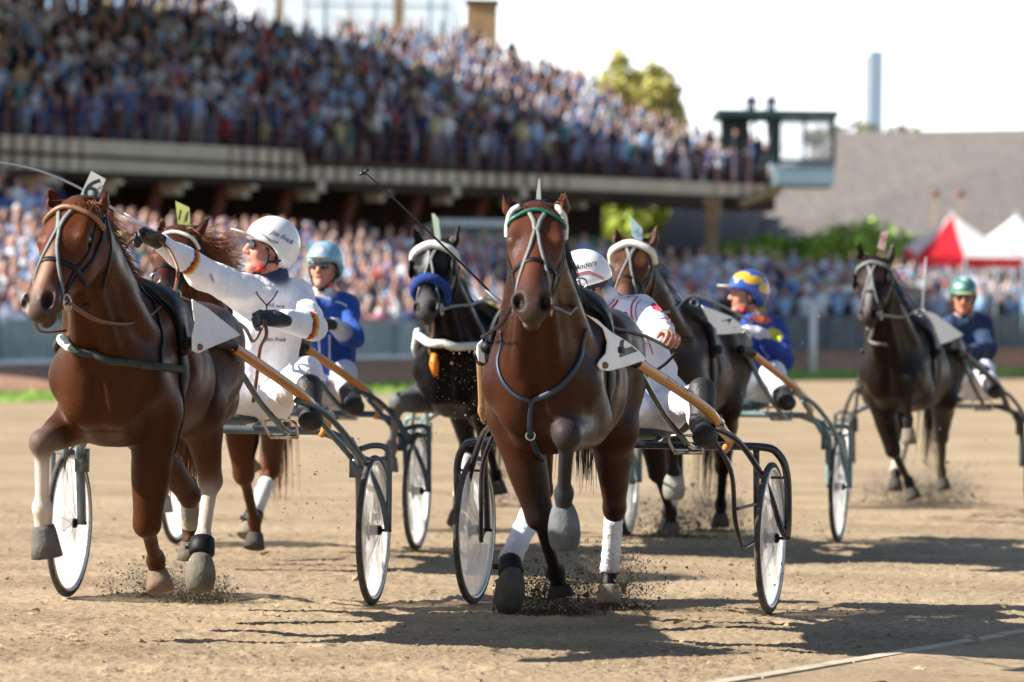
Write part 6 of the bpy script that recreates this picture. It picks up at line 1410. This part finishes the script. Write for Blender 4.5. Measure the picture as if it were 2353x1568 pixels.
# ---------------------------------------------------------------- reins, whips, cords
def rein(label, segs, m, rad, name='driving_rein', cat='rein'):
    mb = MB()
    for s_ in segs: mb.tube(catmull(s_, 8), rad, 8, flat=(Vector((0, 1, 0)), .6))
    o = mb.build(name, m); tag(o, label, cat); return o
a = HF6.J; b = SF6.J
rein('brown leather reins sagging from the chestnut bit over its shoulder to the white driver', [[h6['H'](.50, -.065, .075), a(205, 728, 2.02), a(245, 742, 1.85), a(300, 744, 1.6), a(350, 722, 1.3), a(392, 682, .95), a(430, 690, .6), a(500, 718, .1), a(560, 752, -.4), b(583, 785, .35), b(608, 742, .30)], [b(366, 552, .42), b(390, 578, .44), b(408, 620, .5), b(405, 655, .6), a(397, 684, .95)], [b(608, 735, .30), b(612, 770, .28), b(598, 800, .24), b(592, 850, .22), b(582, 925, .18)], [h6['H'](.50, -.065, -.075), a(90, 760, 1.9), a(150, 760, 1.6)]], M_brown_leather, .0085)
a = HF2.J; b = SF2.J
rein('black reins looping from the number 2 bay horse back to its driver', [[h2['H'](.50, -.065, .075), a(1285, 712, 2.1), a(1308, 722, 1.9), a(1326, 708, 1.6), a(1342, 735, 1.0), a(1400, 752, .6), a(1480, 772, .1), b(1535, 800, .36)], [b(1552, 812, .3), b(1530, 835, .3), b(1510, 850, .28)], [h2['H'](.50, -.065, -.075), a(1150, 745, 1.9), a(1110, 775, 1.3), a(1112, 770, .9)]], M_black_leather, .008)
a = HFO.J; b = SFO.J
rein('grey reins over the back of the brown horse to the blue and yellow driver', [[hO['H'](.50, -.065, .075), a(1500, 715, 2.0), a(1545, 715, 1.6), a(1588, 680, .98), a(1650, 700, .4), a(1700, 725, 0), b(1728, 742, .35)]], M_grey_strap, .009)
a = HFB.J; b = SFB.J
rein('dark reins from the number 11 chestnut to the blue jacketed driver', [[hB['H'](.50, -.065, .075), a(440, 705, 1.6), a(510, 700, .98), a(600, 720, 0), b(735, 755, .35)]], M_black_leather, .008)
a = HFG.J; b = SFG.J
rein('pale reins sagging from the dark bay bit to the green helmeted driver', [[hG['H'](.50, -.065, .075), a(2040, 726, 2.0), a(2080, 728, 1.6), a(2112, 712, .98), a(2150, 735, .4), b(2215, 805, .35)]], M_grey_strap, .009)
a = HF8.J; rein('grey reins of the black horse running back past its shoulder', [[h8['H'](.50, -.065, .075), a(1040, 704, 1.9), a(1080, 700, 1.6), a(1130, 690, .98), a(1220, 720, 0)]], M_grey_strap, .009)
M_whipw = mat('pale_fibre_whip', (.40, .46, .52), .4); M_whipb = mat('black_fibre_whip', (.012, .012, .014), .4); b = SF6.J
w1 = thing('driving_whip', 'long pale driving whip curving off to the upper left from the black glove', 'whip', b(345, 527, .42))
pts = catmull([b(352, 531, .42), b(330, 520, .44), b(300, 503, .48), b(240, 467, .58), b(175, 428, .7), (b(100, 396, .85)), b(40, 380, 1.0), b(-40, 368, 1.15)], 8); mb = MB(); mb.tube(pts, [.0085*(1-i/len(pts)*.6) for i in range(len(pts))], 8); mb.build('shaft', M_whipw, w1)
mb = MB(); mb.tube([b(335, 522, .43), b(300, 503, .48), b(283, 493, .505)], [.0105, .0105, .0085], 8); mb.build('grip', M_white_cloth, w1)
b = SF2.J; w2 = thing('driving_whip', 'long black driving whip pointing up left across the black horse', 'whip', b(1172, 704, .42)); pts = catmull([b(1185, 712, .40), b(1150, 694, .42), b(1080, 625, .55), b(985, 533, .75), b(900, 452, .95), b(838, 396, 1.1)], 8)
mb = MB(); mb.tube(pts, [.0075*(1-i/len(pts)*.65) for i in range(len(pts))], 8); mb.build('shaft', M_whipb, w2); mb = MB(); mb.tube([b(1185, 712, .40), b(1150, 694, .42), b(1118, 665, .47)], [.0105, .0105, .0085], 8); mb.build('grip', M_whipw, w2)
mb = MB(); mb.tube([b(842, 400, 1.09), b(835, 397, 1.1), b(826, 402, 1.11)], [.005, .010, .006], 6); mb.tube([b(836, 396, 1.1), b(847, 390, 1.09)], .006, 6); mb.build('flap', M_whipb, w2)
b = SFG.J; tag((lambda m_: (m_.tube([b(2200, 808, .38), b(2120, 712, .6), b(2128, 592, .75)], [.008, .007, .004], 6), m_.build('driving_whip', M_whipw))[1])(MB()), 'thin pale whip standing upright before the green helmeted driver', 'whip')
b = SF6.J; pc = thing('pull_cord', 'tan leather ball on a cord hanging from the black glove of the white driver', 'cord', b(300, 545, .45)); mb = MB(); add_ball(mb, b(279, 544, .5), .036, 16, 0, (1.15, 1, .9)); mb.build('ball', mat('tan_ball', (.36, .26, .11), .6, bump=.4), pc)
mb = MB(); mb.tube(catmull([b(345, 540, .44), b(318, 548, .46), b(300, 556, .48), b(282, 585, .5)], 6), .004, 6); mb.tube(catmull([b(340, 535, .44), b(320, 530, .46), b(296, 544, .5)], 6), .004, 6); mb.build('cord', M_brown_leather, pc)
mb = MB(); c1, c2 = b(322, 532, .44), b(372, 549, .42); mb.tube([c1, c2], .018, 4, flat=(Vector((0, 1, 0)), .5)); tag(mb.build('rein_handle', M_brown_leather), 'brown leather rein loop held in the outstretched black glove', 'rein')
# ---------------------------------------------------------------- flying dirt
M_clod = mat('dark_clod', (.10, .075, .045), .95, nscale=30, namp=.4); M_clodl = mat('light_crumb', (.30, .22, .13), .95, nscale=30, namp=.4)
def clods(name, c, ext, n, r0, seed, label, m=M_clod, zmin=.004):
    r = np.random.default_rng(seed); mb = MB()
    for i in range(n):
        d = np.clip(r.normal(size=3), -2.3, 2.3)*np.array(ext)*.5; p = Vector(c)+Vector(d); p.z = max(zmin+.01*r.random(), p.z); s = r0*math.exp(r.normal()*.55)
        q = [Vector(r.normal(size=3)).normalized()*s*(.6+.6*r.random()) for _ in range(4)]
        mb.add([p+v for v in q], [(0, 1, 2), (0, 2, 3), (0, 3, 1), (1, 3, 2)])
    o = mb.build(name, m, smooth=False); tag(o, label, 'flying dirt', kind='stuff'); return o
g = gpt
clods('kicked_dirt', g(1262, 1412)+Vector((0, 0, .07)), (.22, .16, .15), 7800, 0.0041, 1, 'dark burst of dirt kicked up below the bay horse')
clods('kicked_dirt', g(1415, 1400)+Vector((0, 0, .09)), (.20, .16, .2), 6000, 0.0036, 2, 'dark burst of dirt at the bandaged hind leg of the bay horse')
clods('kicked_dirt', g(375, 1372)+Vector((0, 0, .05)), (.26, .2, .13), 3600, 0.0036, 3, 'dirt sprayed at the front hoof of the left chestnut')
clods('kicked_dirt', g(460, 1385)+Vector((0, 0, .04)), (.16, .14, .09), 3300, 0.0036, 4, 'dirt sprayed at the hind hoof of the left chestnut')
clods('kicked_dirt', g(1545, 1235)+Vector((0, 0, .06)), (.3, .2, .16), 2700, 0.0050, 5, 'dirt sprayed under the brown horse forelegs'); clods('kicked_dirt', g(1657, 1222)+Vector((0, 0, .10)), (.25, .2, .3), 2700, 0.0050, 6, 'dirt sprayed at the hind leg of the brown horse')
clods('kicked_dirt', g(2085, 1160)+Vector((0, 0, .08)), (.4, .2, .16), 2400, 0.0060, 7, 'dirt sprayed at the forelegs of the far right horse'); clods('kicked_dirt', g(2172, 1158)+Vector((0, 0, .10)), (.3, .2, .2), 2700, 0.0060, 8, 'dirt sprayed at the hind leg of the far right horse')
clods('kicked_dirt', g(1145, 1165)+Vector((0, 0, .12)), (.3, .2, .3), 2100, 0.0055, 9, 'dirt sprayed under the black horse')
r = np.random.default_rng(5)
for k, (x0, x1, y0, y1, D0, D1, n, lb) in enumerate(((1500, 1900, 1180, 1380, 15, 16.5, 330, 'loose crumbs flying between the bay horse and its right wheel'), (640, 860, 1000, 1220, 16, 18, 260, 'loose crumbs flying between the two left sulkies'), (990, 1130, 780, 1000, 15, 18, 240, 'loose crumbs flying in front of the black horse'), (1640, 1960, 700, 960, 19, 21, 120, 'crumbs flying over the brown horse flank'), (1880, 2300, 960, 1250, 20, 25, 160, 'crumbs flying at the far right'), (1350, 1500, 1260, 1400, 14.5, 15.5, 200, 'fine crumbs above the dirt burst'))):
    mb = MB()
    for i in range(n):
        p = P(x0+(x1-x0)*r.random(), y0+(y1-y0)*r.random(), D0+(D1-D0)*r.random()); p.z = max(.01, p.z); s = .0032*math.exp(r.normal()*.5); q = [Vector(r.normal(size=3)).normalized()*s for _ in range(4)]; mb.add([p+v for v in q], [(0, 1, 2), (0, 2, 3), (0, 3, 1), (1, 3, 2)])
    tag(mb.build('flying_crumbs', M_clod if k != 3 else M_clodl, smooth=False), lb, 'flying dirt', kind='stuff')
def dust(c, ext, dens, label, col=(.62, .50, .36)):
    m = bpy.data.materials.new('dust_haze'); m.use_nodes = True; nt = m.node_tree; nt.nodes.remove(nt.nodes['Principled BSDF']); v = nt.nodes.new('ShaderNodeVolumePrincipled'); v.inputs['Color'].default_value = (*col, 1)
    tc = nt.nodes.new('ShaderNodeTexCoord'); nz = nt.nodes.new('ShaderNodeTexNoise'); nz.inputs['Scale'].default_value = 3.2/ext[0]; nz.inputs['Detail'].default_value = 4; nt.links.new(tc.outputs['Object'], nz.inputs[0])
    ln_ = nt.nodes.new('ShaderNodeVectorMath'); ln_.operation = 'DIVIDE'; ln_.inputs[1].default_value = ext; nt.links.new(tc.outputs['Object'], ln_.inputs[0]); l2 = nt.nodes.new('ShaderNodeVectorMath'); l2.operation = 'LENGTH'; nt.links.new(ln_.outputs[0], l2.inputs[0])
    fa_ = nt.nodes.new('ShaderNodeMapRange'); fa_.inputs[1].default_value = 1.; fa_.inputs[2].default_value = .1; nt.links.new(l2.outputs['Value'], fa_.inputs[0])
    mr = nt.nodes.new('ShaderNodeMapRange'); mr.inputs[1].default_value = .42; mr.inputs[2].default_value = .68; mr.inputs[4].default_value = dens; nt.links.new(nz.outputs[0], mr.inputs[0]); mu = nt.nodes.new('ShaderNodeMath'); mu.operation = 'MULTIPLY'; nt.links.new(fa_.outputs[0], mu.inputs[0]); nt.links.new(mr.outputs[0], mu.inputs[1]); nt.links.new(mu.outputs[0], v.inputs['Density'])
    nt.links.new(v.outputs[0], nt.nodes['Material Output'].inputs['Volume']); mb = MB(); add_ball(mb, c, 1., 16, 0, ext); o = mb.build('dust_cloud', m, loc=tuple(c)); tag(o, label, 'dust', kind='stuff')
dust(g(1330, 1400)+Vector((0, .1, .13)), (.42, .25, .17), 9, 'soft dust puff behind the bay horse hooves')
dust(g(420, 1385)+Vector((0, .1, .10)), (.34, .25, .13), 7, 'soft dust puff at the hooves of the left chestnut')
dust(g(1600, 1235)+Vector((0, .1, .16)), (.55, .3, .22), 7, 'soft dust puff under the brown horse'); dust(g(2130, 1165)+Vector((0, .1, .16)), (.6, .3, .2), 7, 'soft dust puff under the far right horse')
mb = MB()
for i in range(9000):
    y = 11+22*r.random()**1.3; x = (r.random()-.5)*y*.34; s = .0055*math.exp(r.normal()*.55); p = Vector((x, y, s*.4)); q = [Vector(r.normal(size=3)).normalized()*s for _ in range(4)]; mb.add([p+Vector((v.x*1.3, v.y, v.z*.7)) for v in q], [(0, 1, 2), (0, 2, 3), (0, 3, 1), (1, 3, 2)])
tag(mb.build('dirt_clods', M_clodl, smooth=False), 'small loose clods strewn over the dirt track', 'clods', kind='stuff')
